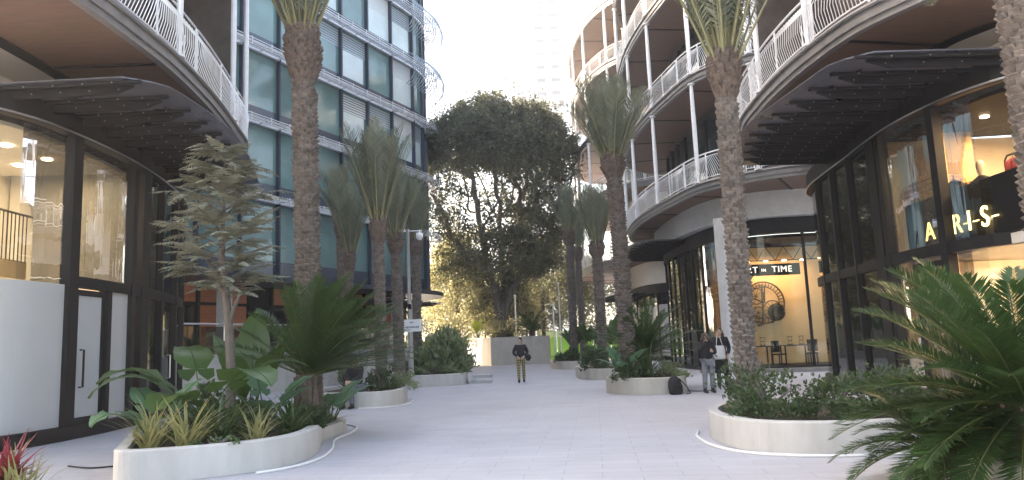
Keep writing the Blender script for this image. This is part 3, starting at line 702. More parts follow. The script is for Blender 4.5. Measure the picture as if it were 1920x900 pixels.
PL['N1'] = planter('white planter in the near right corner below the giant cycad', [(4.1, 7.5), (4.6, 8.15), (5.6, 8.5), (6.7, 8.4), (7.6, 7.2), (7.2, 5.2), (5.8, 4.3), (4.7, 4.6), (4.2, 5.8)], .34, 'concrete_white')
PL['N2'] = planter('dark rimmed planter in the near left corner with red leaves', [(-4.95, 7.4), (-5.1, 8.0), (-5.8, 8.5), (-6.8, 8.5), (-7.8, 7.6), (-7.2, 6.0), (-5.9, 5.9), (-5.1, 6.6)], .24, 'charcoal')
# faceted planter round the big tree
oct_ = [(-1.95, 57.6), (2.45, 58.0), (2.75, 60.6), (2.2, 64.2), (-1.6, 65), (-3.4, 63.5), (-3.05, 60.9)]
m = MB(); m.prism(oct_, 0, 2.12); cx = sum(p[0] for p in oct_)/7; cy = sum(p[1] for p in oct_)/7
o = m.build('planter', 'concrete_beige'); tag(o, 'tall faceted stone planter under the big tree at the end of the walk', 'planter')
m = MB(); m.add([(cx+(x-cx)*.94, cy+(y-cy)*.94, 2.13) for x, y in oct_], [tuple(range(7))]); m.build('soil', 'soil', o)
# two low stone steps right of the left planter
for i, (x, y, z, lb) in enumerate(((-1.55, 32.0, .09, 'low stone step in front, right of the camera pole planter'), (-1.7, 37.0, .12, 'low stone step behind, right of the camera pole planter'))):
    m = MB(); m.box((x, y, z/2), (.9, 1.6, z)); m.box((x, y, z+.012), (.96, 1.66, .02)); tag(m.build('stone_step', 'concrete_col'), lb, 'step')
# hoarding at the end
for i in range(5):
    x = 2.9+i*1.62
    m = MB(); m.box((x, 68, 1.3), (1.55, .06, 2.6), 0, 0); m.box((x, 67.955, 2.3), (1.5, .02, .5), 0, 1); m.box((x-.78, 68.02, 1.4), (.06, .1, 2.8), 0, 2)
    tag(m.build('hoarding_panel', ['lime_hoarding', 'pale_hoarding', 'steel']), ['leftmost lime hoarding panel beside the faceted planter', 'second lime hoarding panel from the faceted planter', 'middle lime hoarding panel behind the palms', 'fourth lime hoarding panel behind the palms', 'rightmost lime hoarding panel by the far building'][i], 'hoarding', 'lime hoarding panels')

# ------------------------------------------------------------------ haze in the air
hm = bpy.data.materials.new('haze'); hm.use_nodes = True; nt = hm.node_tree; nt.nodes.clear()
pv = nt.nodes.new('ShaderNodeVolumePrincipled'); pv.inputs['Color'].default_value = (.95, .96, 1, 1); pv.inputs['Density'].default_value = HAZE; pv.inputs['Anisotropy'].default_value = .55
ou = nt.nodes.new('ShaderNodeOutputMaterial'); nt.links.new(pv.outputs[0], ou.inputs['Volume']); MT['haze'] = hm
m = MB(); m.box((0, 290, 50.5), (620, 720, 103)); hz_ = m.build('haze', 'haze', kind='stuff')
# ------------------------------------------------------------------ vegetation kit
def unit(v): v = np.asarray(v, float); return v/np.maximum(np.linalg.norm(v, axis=-1, keepdims=True), 1e-9)
def leaf_quads(mb, C, D, N, Ls, Ws, mi=0):
    """diamond leaves: centre-base C, direction D, side N, length, width"""
    C, D, N = map(np.asarray, (C, D, N)); Ls = np.asarray(Ls)[:, None]; Ws = np.asarray(Ws)[:, None]
    a = C; b = C+D*Ls*.45+N*Ws*.5; c = C+D*Ls; d = C+D*Ls*.45-N*Ws*.5
    n = len(C); V = np.stack([a, b, c, d], 1).reshape(-1, 3)
    F = (np.arange(n)[:, None]*4+np.arange(4)[None])
    mb.arr(V, F, mi)
def rand_dirs(n): return unit(nr.normal(size=(n, 3)))
def perp(D): return unit(np.cross(D, rand_dirs(len(D))))

def frond(mb, base, az, elev, L, droop, npair, ll, lw, vee=.5, twist=0., mi=0, mr=1, rr=.02, bare=.12, taper_end=.25):
    """feather leaf: curved midrib with paired leaflets"""
    k = 12; pts = []; p = np.array(base, float); e = elev; h = np.array([math.cos(az), math.sin(az), 0.])
    side0 = np.array([-math.sin(az), math.cos(az), 0.])
    for i in range(k+1):
        pts.append(p.copy()); d = h*math.cos(e)+np.array([0, 0, 1])*math.sin(e); p = p+d*L/k; e -= droop/k*(.4+1.2*i/k)
    pts = np.array(pts)
    mb.tube(pts, list(np.linspace(rr, rr*.2, k+1)), 4, mr, cap=False)
    t = np.linspace(bare, .99, npair); idx = t*k; i0 = np.minimum(idx.astype(int), k-1); f = (idx-i0)[:, None]
    P = pts[i0]*(1-f)+pts[i0+1]*f; T = unit(pts[i0+1]-pts[i0]); S = np.tile(side0, (npair, 1)); Nn = unit(np.cross(T, S))
    Nn *= np.sign(Nn[:, 2:3]+1e-6)
    prof = np.clip(np.minimum((t-bare)/.18+.35, (1.0-t)/taper_end+.25), .2, 1)
    for s in (-1, 1):
        j = nr.normal(scale=.09, size=(npair, 3))
        D = unit(S*s*.85+T*(.55+.5*t[:, None])+Nn*vee+j)
        w = unit(np.cross(D, Nn)); l = ll*prof*nr.uniform(.85, 1.1, npair)
        leaf_quads(mb, P, D, w, l, np.full(npair, lw), mi)
    return pts

def make_palm_meshes(h, r, n, L, spread, trunk_head=.9, seed=1, droop=.9, npair=42, lw=.03, ll=.42):
    g = random.Random(seed); T = MB(); C = MB()
    lean = (g.uniform(-.012, .012), g.uniform(-.012, .012))
    def rad(z):
        base = r*(1.22-.22*min(1, z/.6)); head = 0
        u = (z-(h-trunk_head))/trunk_head
        if u > 0: head = r*.5*math.sin(min(1, u*1.08)*math.pi*.80)**1.0
        elif u > -.25: head = -r*.10*(1+u/.25)
        return base+head
    K = int(h/.12)
    T.tube([(lean[0]*z*z*.3, lean[1]*z*z*.3, z) for z in np.linspace(-.05, h, K)], [rad(z)*.92 for z in np.linspace(0, h, K)], 12, 1)  # darker core paints shade into the gaps between the scars
    z = .05; row = 0                                        # old leaf-base scars in a spiral
    while z < h-.02:
        rr = rad(z); hd = z > h-trunk_head; na = max(9, int(2*math.pi*rr/(.15 if not hd else .13)))
        for i in range(na):
            a = 2*math.pi*(i+.5*(row % 2))/na+g.uniform(-.08, .08); w = math.pi*rr/na*g.uniform(.85, 1.12)
            o = (.07 if hd else .05)*g.uniform(.3, 1.6)*(r/.25); up = (.21 if hd else .085)*g.uniform(.8, 1.2); zz = z+g.uniform(-.015, .015)
            ca, sa = math.cos(a), math.sin(a); cx, cy = lean[0]*zz*zz*.3, lean[1]*zz*zz*.3
            def q(d, s, dz): return (cx+ca*d-sa*s, cy+sa*d+ca*s, zz+dz)
            T.add([q(rr*.9, -w, -.03), q(rr*.9, w, -.03), q(rr+o, w*.8, up*.55), q(rr+o, -w*.8, up*.55), q(rr*.9, w*.7, up), q(rr*.9, -w*.7, up)],
                  [(0, 1, 2, 3), (3, 2, 4, 5), (0, 3, 5), (1, 4, 2)], 1 if hd else 0)
        z += (.088 if not hd else .10); row += 1
    tx, ty_ = lean[0]*h*h*.3, lean[1]*h*h*.3
    for i in range(n):
        f = i/n; az = i*2.39996+g.uniform(-.3, .3); el = R(90)-spread*(f**.8)*g.uniform(.7, 1.2)
        rr = r*(.25+.75*f)
        frond(C, (tx+math.cos(az)*rr, ty_+math.sin(az)*rr, h-.08-.22*f), az, el, L*g.uniform(.82, 1.08), droop*g.uniform(.5, 1.2)*(.45+.55*f), npair, ll, lw, vee=.5, rr=.026, bare=.2)
    return T, C
def palm(label, x, y, h, r, n, L, spread, seed, name='palm_tree', group='palms along the walk', **k):
    t = thing(name, label, 'palm tree', (x, y, .25), group=group)
    T, C = make_palm_meshes(h-.25, r, n, L, spread, seed=seed, **k)
    T.build('trunk', ['trunk_palm', 'trunk_head'], t); C.build('crown', ['palm_leaf', 'palm_rachis'], t)
    return t
palm('thick trunked tall palm nearest on the left, rising behind the big cycad', -4.3, 15.6, 8.6, 0.235, 46, 3.3, R(30), 1, trunk_head=1.25, droop=.35, lw=.028, ll=.5)
palm('slim palm with small crown between the tall left palm and the office', -6.9, 31, 5.55, 0.15, 30, 2.9, R(17), 2, trunk_head=.75, droop=.45, lw=.028, ll=.5)
palm('palm with full upright crown growing from the small white planter', -3.98, 22.2, 5.35, 0.155, 44, 3.1, R(18), 3, trunk_head=.7, droop=.4, lw=.028, ll=.5)
palm('palm just right of the full crowned one, left of the camera pole', -4.2, 27, 5.6, 0.18, 38, 2.9, R(20), 4, trunk_head=.7, droop=.4, lw=.028, ll=.5)
palm('palm standing behind the camera pole in the long planter', -4.35, 33.2, 6.3, 0.18, 34, 2.7, R(22), 5, trunk_head=.7, droop=.5, lw=.028, ll=.5)
palm('stout palm rising from the shrub planter in front of the clock shop', 3.74, 12.4, 6.35, 0.17, 40, 3.6, R(27), 6, trunk_head=.8, droop=.25, lw=.028, ll=.5)
palm('palm trunk cut by the right edge of the photo before the boutique', 6.5, 9.0, 6.6, 0.2, 36, 2.8, R(60), 7)
palm('tall palm growing from the planter with the backpack', 3.35, 22.8, 7.2, 0.225, 52, 2.7, R(30), 8, trunk_head=.7, droop=.5, lw=.028, ll=.5)
palm('palm growing from the second beige planter on the right', 3.6, 31.6, 5.6, 0.205, 38, 2.6, R(20), 9, trunk_head=.6, droop=.45, lw=.028, ll=.5)
palm('slim dark palm growing from the farthest beige planter', 3.45, 45, 8.2, 0.22, 30, 3.0, R(24), 10, droop=.5, lw=.028, ll=.5)
palm('palm far back right between the hoarding and the balconies', 4.6, 52, 8.0, 0.2, 30, 2.9, R(30), 12, droop=.6, lw=.028, ll=.5)
palm('palm on the raised terrace left of the slim palm', -7.6, 33, 7.4, 0.17, 26, 2.5, R(28), 13, droop=.6, lw=.028, ll=.5)

def cycad(label, x, y, z, n, L, lo, hi, seed, stem=.5, r=.14, npair=52, ll=.24, lw=.016, droop=.9, group=None, az0=None):
    g = random.Random(seed); t = thing('cycad', label, 'cycad', (x, y, z), group=group)
    T = MB(); T.tube([(0, 0, -.02), (0, 0, stem*.5), (0, 0, stem)], [r*1.05, r*1.15, r*.8], 10, 0)
    zz = .04
    while zz < stem-.02:
        for i in range(9):
            a = 6.283*i/9+zz*9; T.box((math.cos(a)*r*1.1, math.sin(a)*r*1.1, zz), (.07, .05, .07), a)
        zz += .08
    T.build('stem', 'trunk_head', t)
    C = MB()
    for i in range(n):
        f = (i+.5)/n; az = i*2.39996+g.uniform(-.2, .2)
        if az0: az = az0[0]+(az0[1]-az0[0])*g.random() if g.random() < .7 else az
        el = R(hi)+(R(lo)-R(hi))*f+g.uniform(-.1, .1)
        frond(C, (math.cos(az)*r*.4, math.sin(az)*r*.4, stem-.03), az, el, L*g.uniform(.85, 1.1), droop*g.uniform(.7, 1.25), npair, ll, lw, vee=.28, rr=.014, bare=.10)
    C.build('crown', ['cycad_leaf', 'cycad_rachis'], t); return t
cycad('huge dark green cycad filling the lower right corner', 4.62, 6.95, .25, 120, 1.55, -40, 74, 21, stem=.55, r=.2, npair=86, ll=.27, lw=.02, droop=.7)
cycad('smaller cycad sprawling over the corner planter rim below the huge one', 4.0, 7.35, .2, 34, .95, -22, 55, 22, stem=.25, r=.1, npair=60, ll=.18)
cycad('bushy cycad leaning right in the left foreground planter', -3.75, 13.6, .13, 90, 1.85, 14, 90, 23, stem=1.0, r=.2, npair=76, ll=.26, lw=.02, droop=.5, az0=(-.9, .7))
cycad('dark cycad behind the backpack at the right side of its planter', 3.95, 23.4,   .38, 64, 1.75, 0, 75, 24, stem=.7, r=.17, npair=54, ll=.26, lw=.026, droop=.6)
cycad('low cycad on the tree planter edge, right of the trunk', 1.3, 59.3, 2.1, 34, 2.1, 5, 75, 25, stem=.4, r=.2, npair=34, ll=.34, lw=.05)
cycad('green cycad on the terrace behind the white wall, left of the thick palm', -8.2, 28.5, 1.45, 26, 1.2, 5, 75, 26, stem=.2, r=.15, npair=30, ll=.25, lw=.03)

def blade(mb, base, az, lean, L, W, bend, mi=0, mr=1, petiole=.5, fold=.12, lobes=False, k=9, wavy=0.):
    """broad leaf on a stalk: stalk leans out at 'lean', leaf bends over"""
    h = np.array([math.cos(az), math.sin(az), 0.]); s = np.array([-math.sin(az), math.cos(az), 0.]); z = np.array([0, 0, 1.])
    p = np.array(base, float); st = [p.copy()]; e = R(90)-lean*.4
    for i in range(6): p = p+(h*math.cos(e)+z*math.sin(e))*petiole/6; e -= lean*.6/6; st.append(p.copy())
    mb.tube(st, list(np.linspace(.016, .010, 7)), 5, mr, cap=False)
    e = R(90)-lean; ctr = []; nrm = []
    for i in range(k+1):
        ctr.append(p.copy()); d = h*math.cos(e)+z*math.sin(e); nrm.append(-h*math.sin(e)+z*math.cos(e)); p = p+d*L/k; e -= bend/k
    V = []; F = []
    for i in range(k+1):
        t = i/k
        w = W*.5*(math.sin(math.pi*min(1, t*.93+.07))**.75 if not lobes else math.sqrt(max(0, 1-t**1.7))*min(1, .5+2.2*t))
        w = max(w, .004); wv = wavy*math.sin(i*2.1+az*5)
        V += [ctr[i]-s*w+nrm[i]*(fold*w+wv), ctr[i]-s*w*.5+nrm[i]*fold*w*.35, ctr[i], ctr[i]+s*w*.5+nrm[i]*fold*w*.35, ctr[i]+s*w+nrm[i]*(fold*w-wv)]
    for i in range(k): F += [(i*5+j, i*5+j+1, i*5+6+j, i*5+5+j) for j in range(4)]
    if lobes:                                               # two rounded back lobes of a heart-shaped leaf
        o = len(V); b = ctr[0]; d = unit(ctr[1]-ctr[0])
        for sg in (-1, 1):
            q = len(V); V += [b, b+s*sg*W*.42, b+s*sg*W*.40-d*L*.18, b+s*sg*W*.22-d*L*.27, b+s*sg*W*.05-d*L*.12]; F.append((q, q+1, q+2, q+3, q+4))
    mb.add(V, F, mi); mb.tube([c_+n_*.004 for c_, n_ in zip(ctr, nrm)], list(np.linspace(.012, .003, k+1)), 4, mr, cap=False)
def broad_plant(name, label, cat, x, y, z, leaves, m='big_leaf', stem='strap_leaf', group=None, **k):
    """each big leaf is a part of its own"""
    t = thing(name, label, cat, (x, y, z), group=group)
    for a in leaves:
        mb = MB(); az, lean, pet, L, W, bend = a
        blade(mb, (math.cos(az)*.05, math.sin(az)*.05, 0), az, lean, L, W, bend, petiole=pet, **k); mb.build('leaf', [m, stem], t, smooth=True)
    return t
def ring(n, lean, pet, L, W, bend, seed):
    g = random.Random(seed)
    return [(i*2.39996+g.uniform(-.3, .3), lean*g.uniform(.5, 1.3), pet*g.uniform(.75, 1.15), L*g.uniform(.75, 1.12), W*g.uniform(.8, 1.1), bend*g.uniform(.6, 1.3)) for i in range(n)]
broad_plant('taro_plant', 'taro with the pale scalloped round leaf hanging over the planter left end', 'taro', -5.1, 10.75, .3,
    [(-2.3, 1.15, .62, .46, .66, 1.5), (2.4, .8, .65, .5, .42, .6), (4.4, .9, .45, .45, .4, .7), (.9, .6, .6, .5, .4, .5)], m='taro_leaf', lobes=True, wavy=.02)
broad_plant('elephant_ear_plant', 'elephant ear with two very large arched leaves left of the feathery tree', 'elephant ear', -4.75, 11.5, .3,
    [(-2.75, .95, 1.0, 1.05, .78, 1.7), (-.6, .95, 1.05, 1.05, .78, 1.6), (3.3, .9, 1.05, 1.0, .72, 1.5), (-1.7, 1.0, .75, .9, .7, 1.6), (.4, .9, 1.1, .95, .7, 1.3), (2.2, .7, 1.15, .9, .65, 1.0), (-2.2, 1.3, .5, .7, .55, 1.2)], lobes=True, wavy=.02)
broad_plant('banana_plant', 'upright broad leaved plant behind the feathery tree trunk', 'banana plant', -4.75, 13.4, .13,
    [(1.6, .12, .9, 1.35, .62, .25), (2.7, .35, .8, 1.2, .55, .5), (.2, .3, .9, 1.25, .55, .5), (4.6, .4, .7, 1.05, .5, .6), (-.7, .5, .8, 1.1, .5, .7)], wavy=.02)
broad_plant('taro_plant', 'taro with blue green leaves between feathery tree and cycad', 'taro', -4.05, 12.2, .3,
    [(-.3, .9, .55, .55, .46, .6), (.7, .8, .65, .55, .45, .5), (3.6, .8, .55, .5, .42, .6), (-1.4, 1.0, .45, .5, .42, .5), (2.2, .6, .7, .5, .4, .6)], m='taro_leaf', lobes=True, wavy=.015)
broad_plant('taro_plant', 'taro with blue green leaves at the planter right end under the cycad', 'taro', -3.6, 14.6, .13,
    [(-.2, .9, .6, .6, .52, .6), (-1.2, .9, .5, .55, .48, .6), (.8, .7, .6, .5, .4, .6), (2.5, .8, .5, .5, .4, .6)], m='taro_leaf', lobes=True, wavy=.015)
broad_plant('taro_plant', 'taro with a pale leaf at the left end of the backpack planter', 'taro', 3.1, 21.9, .36,
    [(3.2, .9, .5, .6, .5, .6), (4.4, .9, .4, .5, .44, .6), (2.2, .6, .65, .55, .44, .5), (-.4, .8, .5, .5, .4, .6), (5.5, .7, .6, .6, .5, .5)], m='taro_leaf', lobes=True)
for i, (x, y, sd, n, lb) in enumerate(((3.6, 46.6, 31, 20, 'paddle leaved strelitzia at the left end of the farthest beige planter'), (4.4, 44.6, 32, 18, 'paddle leaved strelitzia at the right end of the farthest beige planter'), (4.3, 33.5, 33, 14, 'paddle leaved strelitzia in the second beige planter'))):
    broad_plant('strelitzia', lb, 'strelitzia', x, y, .38, ring(n, .5, 1.3, 1.1, .36, .6, sd), group='paddle leaved plants on the right')
for x, y, z, sd, lb in ((-3.7, 44, .0, 41, 'lime leaved banana nearest the glass building corner'), (-2.9, 57.6, 2.1, 42, 'lime leaved banana at the sunny left end of the tree planter'), (-4.9, 49, .0, 43, 'lime leaved banana behind the bushy camera pole planter'), (-6.3, 54, 0., 44, 'lime leaved banana farthest left below the office corner')):
    broad_plant('banana_plant', lb, 'banana plant', x, y, z, ring(9, .45, 1.1, 1.5, .42, .6, sd) if z == 0 else ring(8, .5, .5, 1.2, .35, .6, sd), m='lime_leaf', group='sunlit banana plants')

def tuft(name, label, cat, x, y, z, n, L, W, spread, bend, m, seed, group=None):
    g = random.Random(seed); mb = MB()
    for i in range(n):
        az = g.uniform(0, 6.283); ln = spread*g.random()**.7; l = L*g.uniform(.55, 1.1); e = R(90)-ln
        p = np.array([g.uniform(-.09, .09), g.uniform(-.09, .09), 0.]); h = np.array([math.cos(az), math.sin(az), 0]); s = np.array([-h[1], h[0], 0]); k = 6
        V = []; F = []
        for j in range(k+1):
            w = W*.5*(1-(j/k)**2.2)+.001; V += [p-s*w, p+s*w]; p = p+(h*math.cos(e)+np.array([0, 0, 1])*math.sin(e))*l/k; e -= bend*g.uniform(.6, 1.2)/k
        F = [(j*2, j*2+1, j*2+3, j*2+2) for j in range(k)]; mb.add(V, F)
    o = mb.build(name, m, None, loc=(x, y, z)); return tag(o, label, cat, group)
tuft('striped_grass', 'yellow striped grass tuft at the left end of the foreground planter', 'grass tuft', -4.9, 10.15, .3, 70, .85, .028, .9, .8, 'stripe_leaf', 51, 'striped grass tufts')
tuft('striped_grass', 'second yellow striped grass tuft, left of the feathery tree trunk', 'grass tuft', -4.4, 10.1, .3, 70, .85, .028, .9, .8, 'stripe_leaf', 52, 'striped grass tufts')
tuft('striped_grass', 'pale striped grass tuft right of the feathery tree trunk', 'grass tuft', -3.6, 10.5, .3, 50, .65, .022, 1.0, .8, 'stripe_leaf', 53, 'striped grass tufts')
tuft('strap_plant', 'dark strap leaved clump at the right front of the foreground planter', 'strap plant', -3.5, 11.6, .3, 60, .62, .05, 1.1, .7, 'strap_leaf', 54)
tuft('strap_plant', 'dark strap leaved clump below the cycad stem', 'strap plant', -3.75, 12.6, .2, 60, .8, .045, .9, .8, 'strap_leaf', 55)
tuft('strap_plant', 'thin strap leaved clump at the far right tip of the foreground planter', 'strap plant', -3.65, 14.2, .13, 60, .9, .022, 1.1, 1.0, 'strap_leaf', 56)
tuft('strap_plant', 'dark strap leaved clump behind the striped grass tufts', 'strap plant', -4.15, 10.6, .3, 50, .75, .05, .8, .7, 'strap_leaf', 57)
tuft('cordyline', 'red leaved cordyline at the lower left corner', 'cordyline', -5.2, 7.75, .34, 110, .55, .035, 1.3, .6, 'red_leaf', 58)
tuft('strap_plant', 'olive strap leaved clump beside the red cordyline', 'strap plant', -4.95, 7.6, .18, 46, .55, .028, .8, .4, 'stripe_leaf', 59)
tuft('strap_plant', 'spiky clump in the small planter behind the seated person', 'strap plant', -4.75, 21.4, .35, 90, 1.1, .03, .9, .7, 'strap_leaf', 60)
tuft('strap_plant', 'spiky clump round the base of the camera pole', 'strap plant', -4.2, 31.2, .38, 90, 1.5, .05, .8, .5, 'strap_leaf', 61)
tuft('strap_plant', 'spiky clump at the front right of the long white planter', 'strap plant', -2.9, 31.1, .38, 60, .9, .035, 1.0, .8, 'strap_leaf', 62)
tuft('strap_plant', 'grassy clump in the middle of the backpack planter', 'strap plant', 3.75, 21.8, .36, 90, 1.3, .03, .9, .9, 'strap_leaf', 63)

def shrub(label, x, y, z, rx, ry, rz_, n, ll, lw, m, seed, cat='shrub', name='shrub', group=None, stems=9, up=.4, hollow=.35):
    g = np.random.default_rng(seed); t = thing(name, label, cat, (x, y, z), group=group)
    S = MB(); B = []
    for i in range(stems):
        a = g.uniform(0, 6.28); f = g.uniform(.3, .95); e = np.array([math.cos(a)*rx*f, math.sin(a)*ry*f, rz_*g.uniform(.7, 1.6)])
        S.tube([(0, 0, 0), tuple(e*np.array([.35, .35, .55])), tuple(e)], [.02, .014, .006], 5); B.append(e)
    S.build('stem', 'bark', t)
    # leaf clumps at random anchor points inside an uneven dome
    k = max(10, n//40); A = unit(g.normal(size=(k, 3))); A[:, 2] = np.abs(A[:, 2])*1.1-.12
    rad = (hollow+(1-hollow)*g.random(k)**.5)*g.uniform(.75, 1.12, k); A = A*rad[:, None]*np.array([rx, ry, rz_*1.3])+np.array([0, 0, rz_*.25])
    A[:, 2] = np.maximum(A[:, 2], .02)
    idx = g.integers(0, k, n); C = A[idx]+g.normal(size=(n, 3))*np.array([rx, ry, rz_])*.13
    C[:, 2] = np.maximum(C[:, 2], .0)
    D = unit(unit(C*np.array([1, 1, .7]))*.8+g.normal(size=(n, 3))*.7+np.array([0, 0, up])); N = unit(np.cross(D, unit(g.normal(size=(n, 3)))))
    L = MB(); leaf_quads(L, C, D, N, ll*g.uniform(.6, 1.2, n), lw*g.uniform(.7, 1.2, n)); L.build('foliage', m, t); return t
shrub('dark leafy shrub at the left end of the right foreground planter', 3.55, 10.9, .32, .55, .75, .42, 1500, .075, .045, 'hedge_leaf', 71, up=.6)
shrub('dark rounded shrub in the middle of the right foreground planter', 4.35, 10.5, .32, .65, .65, .42, 1900, .065, .04, 'hedge_leaf', 72)
shrub('dark rounded shrub at the right of the foreground planter, next to the giant cycad', 5.25, 10.7, .32, .6, .7, .46, 1700, .065, .04, 'hedge_leaf', 73)
shrub('loose shrub with tall shoots at the palm foot in the right foreground planter', 3.55, 11.9, .32, .45, .5, .55, 900, .06, .04, 'hedge_leaf', 74, up=.9, stems=16, hollow=.2)
shrub('large bushy grey green shrub in the long white planter', -2.95, 31.9, .4, 1.05, 1.0, 1.15, 3200, .34, .10, 'shrub_grey', 75, up=1.0)
shrub('low dark shrub left of the camera pole', -4.6, 30.9, .4, .7, .6, .5, 1300, .16, .09, 'hedge_leaf', 76)
shrub('trailing shrub along the front of the long white planter', -3.4, 30.7, .4, 1.1, .5, .35, 1000, .14, .06, 'shrub_grey', 77)
shrub('ragged shrub behind the seated person', -3.8, 21.2, .36, .5, .6, .45, 1000, .1, .05, 'hedge_leaf', 78)
shrub('loose flowering shrub spilling off the small planter end', -3.4, 22.4, .34, .4, .8, .4, 700, .09, .05, 'shrub_grey', 79)
shrub('shrub along the near rim of the backpack planter', 4.3, 21.6, .38, .55, .45, .3, 900, .09, .05, 'shrub_grey', 80, up=.8, stems=14)
shrub('dark shrub at the left rim of the backpack planter', 3.2, 21.5, .38, .5, .45, .35, 900, .1, .05, 'hedge_leaf', 81)
shrub('dark shrub in the second beige planter on the right', 3.2, 30.9, .36, .7, .9, .6, 1300, .15, .07, 'hedge_leaf', 82)
shrub('low dark shrub in the farthest beige planter', 2.9, 43.8, .4, .8, .8, .5, 900, .2, .1, 'hedge_leaf', 83)
shrub('dark leafy ground shrub at the back of the left foreground planter', -5.1, 13.2, .13, .8, 1.2, .5, 1900, .13, .07, 'hedge_leaf', 84)
shrub('low dark shrub along the right side of the left foreground planter', -3.6, 13.1, .14, .25, 1.2, .3, 1300, .11, .05, 'hedge_leaf', 85)
shrub('low dark leaves filling the planter under the feathery tree', -4.3, 10.9, .3, .8, .5, .3, 1500, .11, .06, 'hedge_leaf', 97)
shrub('dark bush behind the red cordyline at the left edge', -5.95, 7.9, .2, .45, .5, .5, 700, .12, .07, 'hedge_leaf', 86)
shrub('dark leafy shrub under the giant cycad in the corner planter', 4.9, 7.9, .25, .8, .5, .35, 1500, .07, .045, 'hedge_leaf', 87)
shrub('trailing sprig hanging over the front of the left foreground planter', -3.9, 9.95, .34, .35, .18, .1, 120, .06, .04, 'strap_leaf', 88, stems=6)
shrub('pale shrub around the big tree foot', -.9, 59.6, 2.13, 1.6, 1.2, .9, 1500, .22, .1, 'ficus_leaf_sunlit_tone', 89)
shrub('pale sunlit bush left of the tree planter', -5.1, 56.0, .0, 1.3, 1.5, 1.7, 4200, .3, .14, 'ficus_leaf_sunlit_tone', 90)

# ------------------------------------------------------------------ grey feathery tree
def feather(L, base, az, elev, length, wid, droop, g):
    k = 13; p = np.array(base, float); e = elev; h = np.array([math.cos(az), math.sin(az), 0.]); s = np.array([-h[1], h[0], 0.])
    for i in range(k):
        d = h*math.cos(e)+np.array([0, 0, 1])*math.sin(e); q = p+d*length/k
        f = (i+.5)/k; w = wid*math.sin(math.pi*min(1, f*.82+.16))
        for sg in (-1, 1):
            o = unit(s*sg+d*.55+np.array([0, 0, -.25])+g.normal(scale=.08, size=3)); tip = p+o*w
            n_ = d*length/k*.46
            L.add([p-n_, p+n_, tip+n_*.45, tip-n_*.45], [(0, 1, 2, 3)])
        p = q; e -= droop/k
WT = thing('feathery_tree', 'small grey green feathery tree with layered fronds in the left foreground planter', 'tree', (-4.52, 11.9, .28))
g_ = np.random.default_rng(5); T = MB(); L = MB()
T.tube([(0, 0, -.05), (.03, 0, .8), (-.02, .02, 1.6), (-.10, .03, 2.3), (-.16, 0, 2.9), (-.14, 0, 3.6), (-.1, 0, 4.3)], [.085, .075, .07, .062, .05, .03, .012], 9)
T.tube([(-.02, .02, 1.75), (.1, -.05, 2.05), (.22, -.08, 2.25)], [.04, .03, .02], 7)
T.tube([(-.08, .03, 2.1), (-.25, .1, 2.5), (-.5, .2, 2.85)], [.045, .032, .02], 7)
for i in range(34):
    z = 2.25+2.3*(i/34); a = i*2.4; r_ = (.72 if z < 3.8 else .5)*(1.0-.3*abs(z-3.1)/1.3)*g_.uniform(.7, 1.15); x0 = -.13
    B = np.array([x0+math.cos(a)*r_, math.sin(a)*r_, z+.22*r_+.05])
    T.tube([(x0, 0, z-.1), tuple((np.array([x0, 0, z-.1])+B)/2+np.array([0, 0, .03])), tuple(B)], [.018, .013, .008], 5)
    for j in range(10):
        f = g_.uniform(.25, 1.0); b = np.array([x0, 0, z-.1])*(1-f)+B*f
        feather(L, b, a+g_.normal(scale=.75), g_.uniform(.0, .55), g_.uniform(.34, .62), g_.uniform(.11, .16), g_.uniform(.3, 1.0), g_)
for i in range(9): feather(L, (.2, -.07, 2.2), i*.7, g_.uniform(.0, .6), .3, .08, .7, g_)
for i in range(5): feather(L, (-.62, .2, 2.75), 3.0+i*.25, g_.uniform(-.1, .3), .5, .12, .6, g_)
T.build('trunk', 'bark_pale', WT); L.build('crown', 'wattle_leaf', WT)

